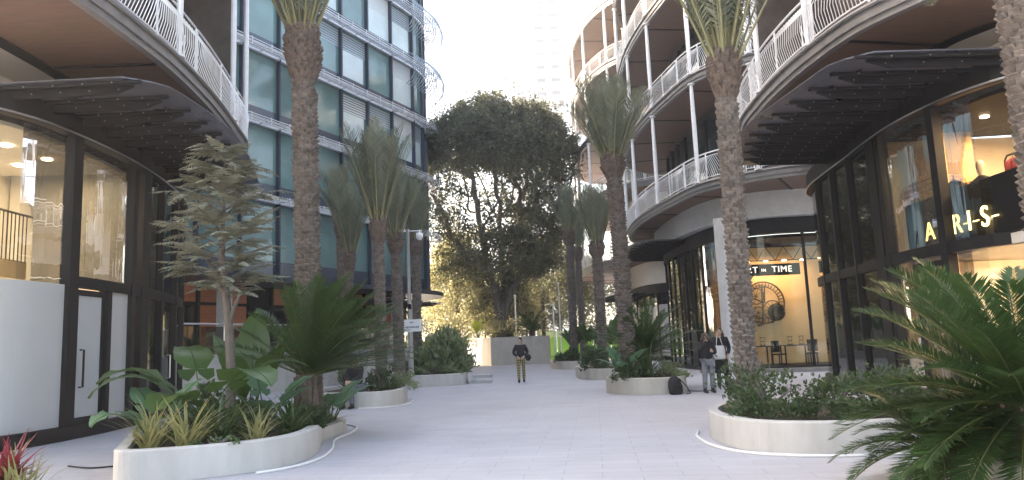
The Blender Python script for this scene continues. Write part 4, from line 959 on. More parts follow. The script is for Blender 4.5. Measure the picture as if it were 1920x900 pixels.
# ------------------------------------------------------------------ big spreading tree at the end
def big_tree(name, label, base, attract, trunk_top, r0, infl=3.2, kill=.9, step=.45, iters=130, leaf=None, mats=('bark', 'ficus_leaf'), stems=1, seed=3, forks=None):
    g = np.random.default_rng(seed); A = np.array(attract, float); nodes = []; parent = []
    nodes.append(np.array([0., 0, 0])); parent.append(-1)
    for f in (forks or [[(0, 0, trunk_top)]]):
        cur = 0; a = nodes[0]
        for q in f:
            q = np.array(q, float); n = max(1, int(np.linalg.norm(q-nodes[cur])/step)); s0 = nodes[cur].copy()
            for i in range(1, n+1):
                nodes.append(s0+(q-s0)*i/n+g.normal(scale=.04, size=3)); parent.append(cur); cur = len(nodes)-1
    P = np.array(nodes); alive = np.ones(len(A), bool); near = np.full(len(A), -1); dist = np.full(len(A), 1e9); start = 0
    for it in range(iters):
        D = np.linalg.norm(A[:, None]-P[None, start:], axis=2); j = D.argmin(1); dm = D[np.arange(len(A)), j]; b = dm < dist
        near[b] = j[b]+start; dist[b] = dm[b]; start = len(P); alive &= dist > kill
        use = alive & (dist < infl*(3 if it < 4 else 1)); 
        if not use.any(): break
        new = []
        for k in np.unique(near[use]):
            v = unit(unit(A[use & (near == k)]-P[k]).sum(0)+g.normal(scale=.25, size=3)); new.append(P[k]+v*step); parent.append(int(k))
        P = np.vstack([P, new])
        if len(P) > 5200: break
    n = len(P); par = np.array(parent[:n]); w = np.zeros(n); ch = [[] for _ in range(n)]
    for i in range(1, n): ch[par[i]].append(i)
    rad2 = np.zeros(n)
    for i in range(n-1, -1, -1):
        rad2[i] = .022**2.0 if not ch[i] else sum(rad2[c] for c in ch[i])
    sc = r0/math.sqrt(rad2[0]); rad = np.maximum(np.sqrt(rad2)*sc, .02)
    rad = np.minimum(rad, r0)
    T = MB(); seen = set()
    for i in range(n):                                      # one tube per unbranched run
        if i == 0 or (len(ch[par[i]]) > 1 or par[i] == 0):
            run = [par[i], i] if i else [0]; c = i
            while len(ch[c]) == 1: c = ch[c][0]; run.append(c)
            if len(run) > 1: T.tube(P[run], [min(rad[run[1]]*1.05, rad[q]) if q == run[0] and q else rad[q] for q in run], 8 if rad[run[0]] > .12 else 5, 0, cap=False)
    return T, P, rad, ch, par
FB_ = np.random.default_rng(8)
def crown_pts(n):
    out = []
    while len(out) < n:
        p = FB_.uniform(-1, 1, 3); x, y, z = p[0]*7.2, p[1]*5.6, 5+(p[2]+1)*.5*16.0
        f = (z-5)/16.0; env = 1.0-(max(0, f-.60)/.41)**2.6 if f > .60 else .66+.34*(f/.60)**.7
        q = (x/7.2)**2+(y/5.6)**2
        if q > env**2 or env <= 0: continue
        shell = max(q/(env**2+1e-6), f)
        if f < .62 and FB_.random() > .10+.42*(q/env**2): continue      # open inside: boughs show
        out.append((x+.25*math.sin(z), y, z))
    return out
BT = thing('ficus_tree', 'huge dense dark spreading tree closing the end of the walk', 'tree', (-1.1, 61.0, 1.9))
forks = [[(-.1, 0, 2.0), (-.3, .2, 4.2), (-2.6, -.2, 6.6), (-4.0, -.4, 9.0)], [(.2, .1, 2.2), (.3, .3, 5.0), (.1, .1, 9.5)], [(.3, -.1, 2.0), (.9, -.3, 4.0), (2.8, -.2, 6.4), (4.2, .2, 8.4)], [(-.2, -.2, 2.0), (-.8, -.6, 5.4), (-1.5, -1.4, 9.6)], [(.1, .2, 2.1), (1.2, 1.0, 6.8), (1.8, 1.8, 10)]]
T, P, rad, ch, par = big_tree('ficus_tree', '', None, crown_pts(1700), 4, .62, infl=2.6, kill=.75, step=.42, forks=forks, seed=4)
for i in range(9):                                          # buttressed, fluted foot of aerial roots
    a = i*.7; T.tube([(math.cos(a)*.95, math.sin(a)*.95, -.1), (math.cos(a)*.6, math.sin(a)*.6, .7), (math.cos(a)*.42, math.sin(a)*.42, 2.0), (math.cos(a)*.3, math.sin(a)*.3, 3.2)], [.22, .18, .15, .08], 7)
T.build('trunk', 'bark', BT, smooth=True)
tips = np.array([i for i in range(len(P)) if rad[i] < .06 and P[i][2] > 5.0])
hz = P[tips][:, 2]; f = (hz-5)/15
wgt = np.where(f > .66, 3.0, np.where(f > .42, .9, .8)); right = P[tips][:, 0] > .3; wgt *= np.where((f <= .66) & right, 2.5, 1.0)
cl = .5+.5*np.sin(P[tips][:, 0]*1.3+2)*np.sin(P[tips][:, 2]*1.1)*np.sin(P[tips][:, 1]*1.2+1); wgt *= .45+1.1*cl
wgt /= wgt.sum(); N_ = 82000
idx = FB_.choice(tips, N_, p=wgt); C = P[idx]+FB_.normal(size=(N_, 3))*np.array([.38, .38, .30])*(1+1.1*(FB_.random(N_) < .12))[:, None]
D = unit(FB_.normal(size=(N_, 3))+np.array([0, 0, -.1])); N2 = unit(np.cross(D, unit(FB_.normal(size=(N_, 3)))))
lowi = np.array([i for i in range(len(P)) if 2.6 < P[i][2] < 8.5]); K_ = 7000; li = FB_.choice(lowi, K_)
Cl = P[li]+FB_.normal(size=(K_, 3))*np.array([.85, .7, .6]); Dl = rand_dirs(K_); Nl = perp(Dl)
L = MB(); leaf_quads(L, Cl, Dl, Nl, FB_.uniform(.18, .32, K_), FB_.uniform(.09, .16, K_)); leaf_quads(L, C, D, N2, FB_.uniform(.20, .38, N_), FB_.uniform(.10, .19, N_)); L.build('crown', 'ficus_leaf', BT)

def bushy_tree(label, x, y, z, h, rx, n, m, seed, cat='tree', trunk=.16, group='trees beyond the walk', low=.3, ll=.3):
    g = np.random.default_rng(seed); t = thing('leafy_tree', label, cat, (x, y, z), group=group); T = MB()
    T.tube([(0, 0, -.1), (.1, 0, h*.3), (-.05, .1, h*.6), (0, 0, h*.85)], [trunk, trunk*.8, trunk*.5, trunk*.15], 8)
    k = 60; A = unit(g.normal(size=(k, 3)))*(g.random(k)**.4)[:, None]*np.array([rx, rx, h*(1-low)*.5])+np.array([0, 0, h*(low+(1-low)*.5)])
    for a in A[::3]: T.tube([(0, 0, a[2]*.6), tuple(a*np.array([.5, .5, .9])), tuple(a)], [.06, .04, .02], 5)
    T.build('trunk', 'bark', t); idx = g.integers(0, k, n); C = A[idx]+g.normal(size=(n, 3))*rx*.16
    D = unit(g.normal(size=(n, 3))+np.array([0, 0, -.2])); N = unit(np.cross(D, unit(g.normal(size=(n, 3)))))
    L = MB(); leaf_quads(L, C, D, N, ll*g.uniform(.7, 1.3, n), ll*.5*g.uniform(.7, 1.3, n)); L.build('crown', m, t); return t
bushy_tree('sunlit olive leaved tree at the lower left of the big tree', -4.9, 64.5, 0, 11.5, 3.3, 14000, 'ficus_leaf_sunlit_tone', 91, low=.12)
bushy_tree('pale sunlit small tree in the tree planter, left of the trunk', -2.5, 61.6, 2.1, 5.6, 2.0, 5200, 'ficus_leaf_sunlit_tone', 101, low=.08, trunk=.08, ll=.26)
bushy_tree('olive small tree in the tree planter, right behind the trunk', .9, 62.8, 2.1, 5.8, 1.9, 4200, 'ficus_leaf_sunlit_tone', 102, low=.15, trunk=.08, ll=.26)
bushy_tree('olive leaved tree behind the big tree trunk', -1.5, 72, 0, 10, 3.4, 7000, 'ficus_leaf_sunlit_tone', 92, low=.15)
bushy_tree('dark green tree right of the big tree trunk, above the hoarding', 4.2, 70.5, 0, 11.5, 3.2, 9000, 'ficus_leaf', 93, low=.2)
bushy_tree('dark green tree half behind the far palm, right of the hoarding', 6.8, 75, 0, 12, 3.4, 7000, 'ficus_leaf', 94, low=.15)
bushy_tree('brownish green tree low behind the right of the big tree', 1.4, 74, 0, 9, 3.2, 6000, 'ficus_leaf_sunlit_tone', 95, low=.1)
bushy_tree('dark leafy tree farthest left beyond the office corner', -9.5, 84, 0, 12, 3.6, 7000, 'ficus_leaf', 96, low=.12)
for x, y, h, r_, lb in ((2.35, 63.5, 5.6, .17, 'pale bare tree trunk with brown foot right of the tree planter'),):
    m = MB(); m.tube([(0, 0, 0), (.02, 0, 1.8), (.05, 0, h)], [r_*1.1, r_, r_*.8], 10, 0); m.tube([(0, 0, 0), (.02, 0, 1.79)], [r_*1.14, r_*1.03], 10, 1)
    tag(m.build('bare_trunk', ['bark_pale', 'trunk_palm'], loc=(x, y, 0)), lb, 'tree')
for x, y, h, lb in ((.05, 58.9, 5.2, 'thin white pole standing on the tree planter'), (3.6, 60.5, 6.2, 'taller thin white pole right of the tree planter'), (3.05, 59.5, 4.4, 'shorter thin white pole right of the tree planter')):
    z0 = 2.12 if x < 1 else 0
    m = MB(); m.tube([(0, 0, z0), (0, 0, h)], .055, 7); m.lathe([(.09, 0), (.09, .12)], (0, 0, z0), 8); m.lathe([(.05, 0), (.11, .1), (.11, .18), (.03, .24)], (0, 0, h), 8)
    tag(m.build('white_pole', 'white_metal', loc=(x, y, 0)), lb, 'pole', 'white poles by the tree planter')
# cut wires of the irrigation on the ground
for P_, lb in (([(-6.6, 11.2), (-6.1, 10.9), (-5.7, 11.0), (-5.45, 10.8)], 'thin dark hose end on the paving left of the foreground planter'), ([(4.8, 21.7), (5.1, 21.4), (5.5, 21.5), (5.7, 21.9)], 'thin dark hose end on the paving right of the backpack')):
    m = MB(); m.tube([(*p, .012) for p in smooth_pts(P_, 6)], .012, 5); tag(m.build('hose', 'charcoal'), lb, 'hose')
# ------------------------------------------------------------------ people
def skinned(name, mats, verts, edges, radii, parent, levels=2, root=0):
    me = bpy.data.meshes.new(name); me.from_pydata(verts, edges, [])
    o = bpy.data.objects.new(name, me); COL.objects.link(o); o.parent = parent
    sk = o.modifiers.new('skin', 'SKIN'); sk.use_smooth_shade = True
    for i, r_ in enumerate(radii):
        d = me.skin_vertices[0].data[i]; d.radius = (r_, r_) if not isinstance(r_, tuple) else r_; d.use_root = i == root
    ss = o.modifiers.new('sub', 'SUBSURF'); ss.levels = levels; ss.render_levels = levels
    dg = bpy.context.evaluated_depsgraph_get(); ev = o.evaluated_get(dg); m2 = bpy.data.meshes.new_from_object(ev)
    o.modifiers.clear(); o.data = m2; m2.name = name
    m2.materials.clear(); m2.materials.append(MT[mats])
    m2.polygons.foreach_set('use_smooth', [True]*len(m2.polygons)); return o
def head_mesh(c, s, yaw=0, pitch=0):
    """face looks along -y before yaw: brow, nose, mouth, chin, ears"""
    mb = MB(); n, k = 18, 14; V = []
    for i in range(k+1):
        th = math.pi*i/k
        for j in range(n):
            ph = 2*math.pi*j/n; x = math.sin(th)*math.cos(ph)*.073; y = math.sin(th)*math.sin(ph)*.095; z = math.cos(th)*.118
            if z < -.02: f = 1-.32*((-z-.02)/.1)**1.3; x *= f; y = y*f-.012*((-z-.02)/.1)
            if y < 0 and abs(x) < .022 and -.045 < z < .02: y -= .022*(1-abs(x)/.022)*(1-max(0, z+.02)/.05)
            if y < 0 and .005 < z < .03 and .016 < abs(x) < .048: y += .010
            if y < 0 and -.068 < z < -.052 and abs(x) < .028: y -= .007
            V.append((x, y, z))
    F = [(i*n+j, i*n+(j+1) % n, (i+1)*n+(j+1) % n, (i+1)*n+j) for i in range(k) for j in range(n)]
    mb.add(V, F, 0)
    for sx in (-1, 1):
        mb.box((sx*.076, .008, -.008), (.018, .034, .06)); mb.box((sx*.031, -.081, .018), (.024, .012, .009), 0, 1)
    mb.box((0, -.088, -.058), (.045, .012, .008), 0, 2)
    M = Matrix.Rotation(yaw, 3, 'Z') @ Matrix.Rotation(pitch, 3, 'X')
    mb.v = [tuple(M @ (Vector(p)*s)+Vector(c)) for p in mb.v]; return mb
MT['eye'] = mat('eye_dark', (.02, .015, .012), .3); MT['lip'] = mat('lip', (.36, .14, .12), .5)
def fingers(mb, wrist, d, nrm, s=1.):
    """palm, four bent fingers and a thumb"""
    d = Vector(d).normalized(); nn = Vector(nrm).normalized(); sd_ = d.cross(nn).normalized(); w_ = Vector(wrist)
    mb.tube([w_-d*.01, w_+d*.035, w_+d*.08], [.026*s, .036*s, .034*s], 8)
    for i, (o, l) in enumerate(((-.030, .066), (-.010, .076), (.010, .071), (.029, .056))):
        b = w_+d*.078+sd_*o*s; mb.tube([b, b+d*l*.45*s-nn*.006, b+d*l*.8*s-nn*.022*s, b+d*l*.98*s-nn*.04*s], [.0095, .009, .008, .006], 5)
    b = w_+d*.02+sd_*.033*s; mb.tube([b, b+sd_*.025+d*.028, b+sd_*.03+d*.058-nn*.012], [.012, .0105, .008], 5)
def person(label, loc, rz, J, skin_r=1., group=None, head=None, hair=None, tops=None, legs=None, shoes='phone', extras=None, hd=1.0, long_hair=False):
    t = thing('person', label, 'person', loc, rz, group)
    # body: one skinned figure
    names = ['pel', 'waist', 'chest', 'neck', 'headb']; V = [J[n] for n in names]; E = [(0, 1), (1, 2), (2, 3), (3, 4)]
    Rr = [(.135, .10), (.115, .09), (.13, .10), .055, .055]
    def chain(start, pts, rs):
        p = start
        for q, r_ in zip(pts, rs): V.append(q); Rr.append(r_); E.append((p, len(V)-1)); p = len(V)-1
    for s in ('l', 'r'):
        chain(2, [J['sh'+s], J['el'+s], J['wr'+s]], [.055, .042, .03]); chain(0, [J['hip'+s], J['kn'+s], J['an'+s]], [.085, .06, .045])
    b = skinned('body', 'skin', V, E, Rr, t)
    hm = head_mesh(J['head'], hd, J.get('yaw', 0), J.get('pitch', 0))
    for s in ('l', 'r'):
        d = Vector(J['wr'+s])-Vector(J['el'+s]); fingers(hm, J['wr'+s], J.get('hand'+s, d), J.get('palm'+s, (0, -1, .2)))
    tmp = hm.build('head_tmp', ['skin', 'eye', 'lip'], t, smooth=True)
    # weld the head and hands into the body mesh
    bmv = [tuple(v.co) for v in b.data.vertices]; bmf = [tuple(p.vertices) for p in b.data.polygons]
    mb = MB(); mb.add(bmv, bmf, 0); off = [tuple(v.co) for v in tmp.data.vertices]; o = len(mb.v)
    mb.v.extend(off); mb.f.extend([tuple(i+o for i in p.vertices) for p in tmp.data.polygons]); mb.m.extend([p.material_index for p in tmp.data.polygons])
    bpy.data.objects.remove(tmp); bpy.data.objects.remove(b); mb.build('body', ['skin', 'eye', 'lip'], t, smooth=True)
    # top
    mt, cut = tops
    V = [J['pel'], J['waist'], J['chest'], tuple(Vector(J['neck'])*.75+Vector(J['chest'])*.25)]; E = [(0, 1), (1, 2), (2, 3)]; Rr = [(.17*cut, .135*cut), (.15*cut, .125*cut), (.17*cut, .13*cut), .075]
    for s in ('l', 'r'):
        w_ = tuple(Vector(J['wr'+s])*.92+Vector(J['el'+s])*.08)
        o = len(V); V += [J['sh'+s], J['el'+s], w_]; Rr += [.078*cut, .062*cut, .048*cut]; E += [(2, o), (o, o+1), (o+1, o+2)]
    skinned('jacket', mt, V, E, Rr, t)
    kind, lm = legs
    if kind == 'trousers':
        V = [J['pel']]; E = []; Rr = [(.155, .125)]
        for s in ('l', 'r'):
            an = tuple(Vector(J['an'+s])+Vector((0, 0, .02))); o = len(V); V += [J['hip'+s], J['kn'+s], an]; Rr += [.098, .075, .066]; E += [(0, o), (o, o+1), (o+1, o+2)]
        skinned('trousers', lm, V, E, Rr, t)
    else:                                                   # long coat or skirt as a soft cone with a clean hem
        mb = MB(); px, py, pz = J['pel']; prof = [(.165, pz+.12), (.18, pz), (.19, pz-.25), (.205, pz-.52)]; n = 20; Vv = []
        for r_, z in prof:
            for j in range(n): a = 6.283*j/n; q = 1+.05*math.sin(a*5); Vv.append((px+r_*q*math.cos(a), py+r_*.78*q*math.sin(a), z))
        mb.add(Vv, [(i*n+j, i*n+(j+1) % n, (i+1)*n+(j+1) % n, (i+1)*n+j) for i in range(3) for j in range(n)]+[tuple(range(3*n, 4*n))]); mb.build('long_skirt', lm, t, smooth=True)
        V = []; E = []; Rr = []
        for s in ('l', 'r'):
            mb = MB(); mb.tube([J['kn'+s], tuple((Vector(J['kn'+s])+Vector(J['an'+s]))/2), J['an'+s]], [.065, .062, .05], 10); mb.build('stocking', lm, t, smooth=True)
    for s in ('l', 'r'):
        a = Vector(J['an'+s]); d = Vector(J.get('foot'+s, (0, -1, 0))); mb = MB()
        mb.tube([a-d*.075+Vector((0, 0, -.045)), a-d*.03+Vector((0, 0, -.03)), a+d*.06+Vector((0, 0, -.042)), a+d*.14+Vector((0, 0, -.056)), a+d*.17+Vector((0, 0, -.06))], [.036, .05, .045, .036, .02], 9)
        mb.tube([a+Vector((0, 0, -.04)), a+Vector((0, 0, .04))], [.05, .05], 9); mb.build('shoe', shoes, t, smooth=True)
    # hair cap and fall
    if hair:
        mb = MB(); c = Vector(J['head']); n, k = 16, 9; Vv = []
        M = Matrix.Rotation(J.get('yaw', 0), 3, 'Z') @ Matrix.Rotation(J.get('pitch', 0), 3, 'X')
        for i in range(k+1):
            for j in range(n):
                ph = 2*math.pi*j/n; front = max(0, -math.sin(ph)); lim = R(122)-front**.6*R(70); th = lim*i/k
                q = 1+.03*math.sin(j*5.1+i*2.3); Vv.append(M @ Vector((math.sin(th)*math.cos(ph)*.084*q, math.sin(th)*math.sin(ph)*.107*q+.004, math.cos(th)*.130*q))*hd+c)
        mb.add(Vv, [(i*n+j, i*n+(j+1) % n, (i+1)*n+(j+1) % n, (i+1)*n+j) for i in range(k) for j in range(n)])
        if long_hair:
            for sx in np.linspace(-1, 1, 9):
                for dy in (.03, .075):
                    p0 = Vector((sx*.075, dy+.02*(1-abs(sx)), .03)); pts = [M @ (p0)*hd+c, M @ (p0+Vector((sx*.02, .025, -.12)))*hd+c, M @ (p0+Vector((sx*.02, .03, -.26-.03*math.sin(sx*9))))*hd+c]
                    mb.tube(pts, [.024, .026, .012], 6)
        mb.build('hair', hair, t, smooth=True)
    return t
def standing(H, **k):
    s = H/1.75; J = dict(pel=(0, 0, .95*s), waist=(0, .0, 1.1*s), chest=(0, .01, 1.32*s), neck=(0, .01, 1.5*s), headb=(0, 0, 1.56*s), head=(0, -.015, 1.632*s),
        shl=(.185, .01, 1.42*s), shr=(-.185, .01, 1.42*s), ell=(.25, .05, 1.14*s), elr=(-.25, .05, 1.14*s), wrl=(.19, -.10, .95*s), wrr=(-.19, -.10, .95*s),
        hipl=(.09, 0, .90*s), hipr=(-.09, 0, .90*s), knl=(.105, -.02, .50*s), knr=(-.105, -.02, .50*s), anl=(.11, .02, .085), anr=(-.11, .02, .085))
    J.update(k); return J
# man in dark hoodie walking up the middle, both hands in the front pocket, looking to his right
person('person in dark hoodie and yellow checked trousers standing alone mid walk', (.16, 30.3, 0), 0,
    standing(1.78, anr=(-.10, -.16, .085), knr=(-.10, -.10, .50), anl=(.10, .10, .10), wrl=(.12, -.15, 1.02), wrr=(-.12, -.15, 1.02), ell=(.29, .06, 1.18), elr=(-.29, .06, 1.18), yaw=-.55, pitch=.08), hair='hair_dark', tops=('black_cloth', 1.12), legs=('trousers', 'plaid'), hd=1.0)
m = MB(); m.tube([(0, 0, 0), (.0, -.02, .12), (0, 0, .25)], [.06, .13, .07], 10); m.tube([(-.04, 0, .24), (-.2, -.05, .6), (-.26, .05, .72)], .014, 5)
tag(m.build('shoulder_bag', 'black_cloth', loc=(.46, 30.34, .86), smooth=True), 'dark bag at the side of the person in checked trousers', 'bag')
# two women by the clock shop
JW = standing(1.62, yaw=.9, pitch=.15, wrr=(-.03, -.16, 1.44), elr=(-.22, -.10, 1.14), handr=(.1, -.05, .9), wrl=(.06, -.22, 1.12), ell=(.24, .0, 1.06))
person('person with long dark hair, black jacket and grey jeans holding a phone to the face', (5.2, 20.7, 0), R(10), JW, hair='hair_brown', tops=('black_cloth', 1.1), legs=('trousers', 'grey_jeans'), long_hair=True, hd=.97)
m = MB(); m.box((0, 0, 0), (.075, .012, .15)); tag(m.build('mobile_phone', 'phone', loc=(5.20, 20.49, 1.50)), 'dark phone held by the person in grey jeans', 'phone')
JT = standing(1.76, yaw=-.2, pitch=.05, wrr=(-.08, -.17, 1.52), elr=(-.26, -.06, 1.22), handr=(.1, .05, .9))
person('taller person in long black coat with a white tote bag', (6.1, 22.6, 0), R(-12), JT, hair='hair_brown', tops=('black_cloth', 1.08), legs=('skirt', 'black_cloth'), long_hair=True, hd=.98)
m = MB(); V = []
for z, wx, wy in ((0, .15, .05), (.06, .17, .08), (.22, .18, .08), (.38, .15, .05), (.40, .145, .045)):
    for j in range(14): a = 6.283*j/14; V.append((wx*math.copysign(abs(math.cos(a))**.6, math.cos(a)), wy*math.sin(a), z))
m.add(V, [(i*14+j, i*14+(j+1) % 14, (i+1)*14+(j+1) % 14, (i+1)*14+j) for i in range(4) for j in range(14)]+[tuple(range(14))[::-1]])
for sx in (-1, 1): m.tube([(sx*.09, -.045, .39), (sx*.05, .0, .62), (sx*.02, .04, .66)], .011, 5)
tag(m.build('tote_bag', 'tote', loc=(5.98, 22.3, .84), smooth=True), 'white canvas tote bag hanging from the taller person in black', 'bag')
# seated person on the planter edge, partly hidden by the cycad
JS = dict(pel=(0, 0, .56), waist=(0, -.04, .72), chest=(0, -.10, .94), neck=(0, -.16, 1.12), headb=(0, -.18, 1.17), head=(0, -.22, 1.24), pitch=.5,
    shl=(.19, -.11, 1.04), shr=(-.19, -.11, 1.04), ell=(.22, -.25, .80), elr=(-.22, -.25, .80), wrl=(.06, -.44, .70), wrr=(-.05, -.45, .70),
    hipl=(.09, -.05, .54), hipr=(-.09, -.05, .54), knl=(.11, -.47, .53), knr=(-.11, -.47, .53), anl=(.10, -.42, .085), anr=(-.12, -.50, .085))
person('person in dark top and blue jeans sitting bent on the small white planter', (-4.33, 20.52, 0), R(-22), JS, hair='hair_dark', tops=('black_cloth', 1.1), legs=('trousers', 'blue_jeans'))
# backpack
BP = thing('backpack', 'dark backpack leaning against the beige planter', 'backpack', (4.28, 20.62, 0), R(15))
m = MB(); V = []; prof = [(0, .15, .09), (.04, .19, .12), (.2, .2, .13), (.36, .17, .11), (.46, .10, .07), (.49, .03, .03)]
for z, wx, wy in prof:
    for j in range(16): a = 6.283*j/16; V.append((wx*math.copysign(abs(math.cos(a))**.7, math.cos(a)), wy*math.copysign(abs(math.sin(a))**.8, math.sin(a))+z*.18, z))
m.add(V, [(i*16+j, i*16+(j+1) % 16, (i+1)*16+(j+1) % 16, (i+1)*16+j) for i in range(5) for j in range(16)]+[tuple(range(16))[::-1], tuple(range(80, 96))]); m.build('bag_body', 'black_cloth', BP, smooth=True)
m = MB(); m.box((0, -.10, .16), (.26, .07, .18)); m.build('front_pocket', 'charcoal', BP)
m = MB(); m.tube([(.12, .02, .42), (.3, -.05, .2), (.36, -.12, .02), (.22, -.16, .015)], .014, 5); m.build('strap', 'black_cloth', BP)

# ------------------------------------------------------------------ camera pole and its sign
CP = thing('camera_pole', 'tall grey pole with two white security cameras in the long white planter', 'pole', (-4.0, 28.6, 0))
m = MB(); m.tube([(0, 0, 0), (0, 0, 3.2), (-.02, 0, 3.25), (-.03, 0, 6.1)], [.10, .095, .075, .07], 10); m.lathe([(.16, 0), (.16, .04)], (0, 0, .0), 12); m.tube([(-.62, 0, 6.02), (.52, 0, 6.02)], .03, 6); m.build('pole', 'steel', CP)
m = MB(); m.box((0, 0, 0), (.5, .14, .13)); m.box((-.02, 0, .075), (.56, .17, .02)); m.tube([(-.25, 0, 0), (-.29, 0, 0)], .055, 10)
c_ = m.build('bullet_camera', 'white_metal', CP, loc=(-.55, 0, 6.14)); c_.rotation_euler = (0, R(-12), 0)
m = MB(); m.lathe([(.03, .1), (.13, .08), (.14, -.02), (.13, -.1), (.09, -.17), (.03, -.2)], (0, 0, 0), 14); m.tube([(0, 0, .08), (0, 0, .2)], .03, 6); m.build('dome_camera', 'white_metal', CP, smooth=True, loc=(.42, 0, 5.86))
m = MB(); m.box((0, -.09, 3.1), (.13, .1, .2)); m.box((0, -.145, 3.12), (.06, .01, .06)); m.build('junction_box', 'charcoal', CP)
def text_mesh(name, body, size, mt, M, parent=None, ext=.004, align='CENTER', space=1.0):
    c = bpy.data.curves.new(name, 'FONT'); c.body = body; c.size = size; c.extrude = ext; c.align_x = align; c.align_y = 'CENTER'; c.space_character = space
    o = bpy.data.objects.new(name, c); COL.objects.link(o); dg = bpy.context.evaluated_depsgraph_get(); me = bpy.data.meshes.new_from_object(o.evaluated_get(dg))
    bpy.data.objects.remove(o); me.materials.clear(); me.materials.append(MT[mt]); me.transform(M); q = bpy.data.objects.new(name, me); COL.objects.link(q)
    if parent: q.parent = parent
    return q
SG = thing('notice_sign', 'small white notice board fixed to the camera pole', 'sign', (-3.93, 28.44, 2.38))
m = MB(); m.box((0, 0, 0), (.74, .025, .46)); m.build('board', 'sign_white', SG)
m = MB(); g = random.Random(3); m.box((0, -.014, .12), (.16, .004, .03)); x = -.29
while x < .28: w_ = g.uniform(.012, .03); m.box((x+w_/2, -.014, -.06), (w_, .004, g.choice((.07, .09, .055)))); x += w_+.012
m.build('illegible_print', 'sign_ink', SG)

# ------------------------------------------------------------------ shop signs and what stands in the shops
def MX(xa, ya, za, o): return Matrix(((xa[0], ya[0], za[0], o[0]), (xa[1], ya[1], za[1], o[1]), (xa[2], ya[2], za[2], o[2]), (0, 0, 0, 1)))
AK = thing('shop_sign', 'glowing yellow letters A K R I S on the black parapet in the boutique', 'sign', (9.24, 15.35, 3.60))
for ch, y in zip('AKRIS', (1.03, .55, .0, -.42, -.93)):
    q = text_mesh('letter', ch, .58, 'lit_letter', MX((0, -1, 0), (0, 0, 1), (-1, 0, 0), (0, y, 0)), AK, .012)
for a, b in ((.72, .60), (.42, .20), (-.22, -.36), (-.54, -.74), (-1.14, -1.35)):
    m = MB(); m.box((0, (a+b)/2, -.02), (.014, abs(a-b)*.9, .022)); m.build('bar', 'lit_letter', AK)
TS = thing('shop_sign', 'black band with the white words ART IN TIME in the clock shop', 'sign', (11.15, 32.2, 4.28))
m = MB(); m.box((-.2, .05, 0), (2.9, .05, .5)); m.build('band', 'black_panel', TS)
text_mesh('lettering', 'ART', .37, 'white_letter', MX((1, 0, 0), (0, 0, 1), (0, -1, 0), (-.58, .01, 0)), TS, .01, 'RIGHT', space=1.15)
text_mesh('lettering', 'IN', .18, 'white_letter', MX((1, 0, 0), (0, 0, 1), (0, -1, 0), (-.33, .01, -.02)), TS, .01, space=1.2)
text_mesh('lettering', 'TIME', .37, 'white_letter', MX((1, 0, 0), (0, 0, 1), (0, -1, 0), (.46, .01, 0)), TS, .01, space=1.15)
CK = thing('wall_clock', 'giant skeleton clock with open wheels on the lit wall', 'clock', (11.3, 34.0, 2.95))
def ring_(mb, cx, cz, r, w, y, n=40, mi=0): mb.tube([(cx+r*math.cos(a), y, cz+r*math.sin(a)) for a in np.linspace(0, 2*math.pi, n)], w, 5, mi, cap=False)
m = MB(); ring_(m, 0, 0, .93, .04, 0); ring_(m, 0, 0, .7, .02, 0)
for a in np.arange(0, 6.28, 6.283/36): m.tube([(.71*math.cos(a), 0, .71*math.sin(a)), (.92*math.cos(a), 0, .92*math.sin(a))], .018, 4)
m.build('dial_ring', 'bronze', CK)
for cx, cz, r, n in ((.35, -.35, .42, 12), (-.35, .30, .36, 10), (-.30, -.45, .26, 9)):
    m = MB(); ring_(m, cx, cz, r, .03, -.06)
    for a in np.arange(0, 6.28, 6.283/n): m.tube([(cx, -.06, cz), (cx+r*math.cos(a), -.06, cz+r*math.sin(a))], .012, 4)
    m.build('gear_wheel', 'bronze', CK)
m = MB(); m.tube([(0, -.1, 0), (.05, -.1, .75)], .03, 5); m.tube([(0, -.1, 0), (-.5, -.1, .2)], .035, 5); m.build('clock_hand', 'black_panel', CK)
m = MB(); m.tube([(-.05, -.05, .8), (-.1, -.05, -1.0)], .05, 6); m.lathe([(.10, 0), (.13, .05), (.10, .1)], (-.28, -.05, -1.05), 10); m.build('frame', 'bronze', CK)
m = MB(); ring_(m, .5, -.45, .2, .2, -.12, 24); m.build('pendulum_disc', 'black_panel', CK)
def table(label, x, y, w_, h, z=.2):
    t = thing('display_table', label, 'table', (x, y, z), group='tables in the clock shop'); m = MB(); m.box((0, 0, h), (w_, .7, .05)); m.build('tabletop', 'bronze', t)
    for sx in (-1, 1):
        for sy in (-1, 1): m = MB(); m.box((sx*(w_/2-.06), sy*.28, h/2-.015), (.05, .05, h-.03)); m.build('leg', 'dark_metal', t)
table('dark display table left below the giant clock', 10.6, 33.2, 1.1, .8); table('dark display table right below the giant clock', 12.2, 33.1, 1.2, .8)
for x, y, lb in ((10.4, 33.2, 'small glass cased clock on the left display table'), (10.85, 33.25, 'second small cased clock on the left display table'), (12.0, 33.1, 'small cased clock on the right display table'), (12.5, 33.1, 'second small cased clock on the right display table')):
    m = MB(); m.box((0, 0, .02), (.2, .16, .04)); m.box((0, 0, .36), (.18, .14, .03)); m.lathe([(.015, 0), (.075, .005), (.075, .03), (.015, .035)], (0, 0, .17), 12)
    for sx in (-1, 1): m.tube([(sx*.08, 0, .04), (sx*.08, 0, .35)], .008, 4)
    tag(m.build('table_clock', 'bronze', loc=(x, y, 1.025)), lb, 'clock', 'small clocks on the display tables')
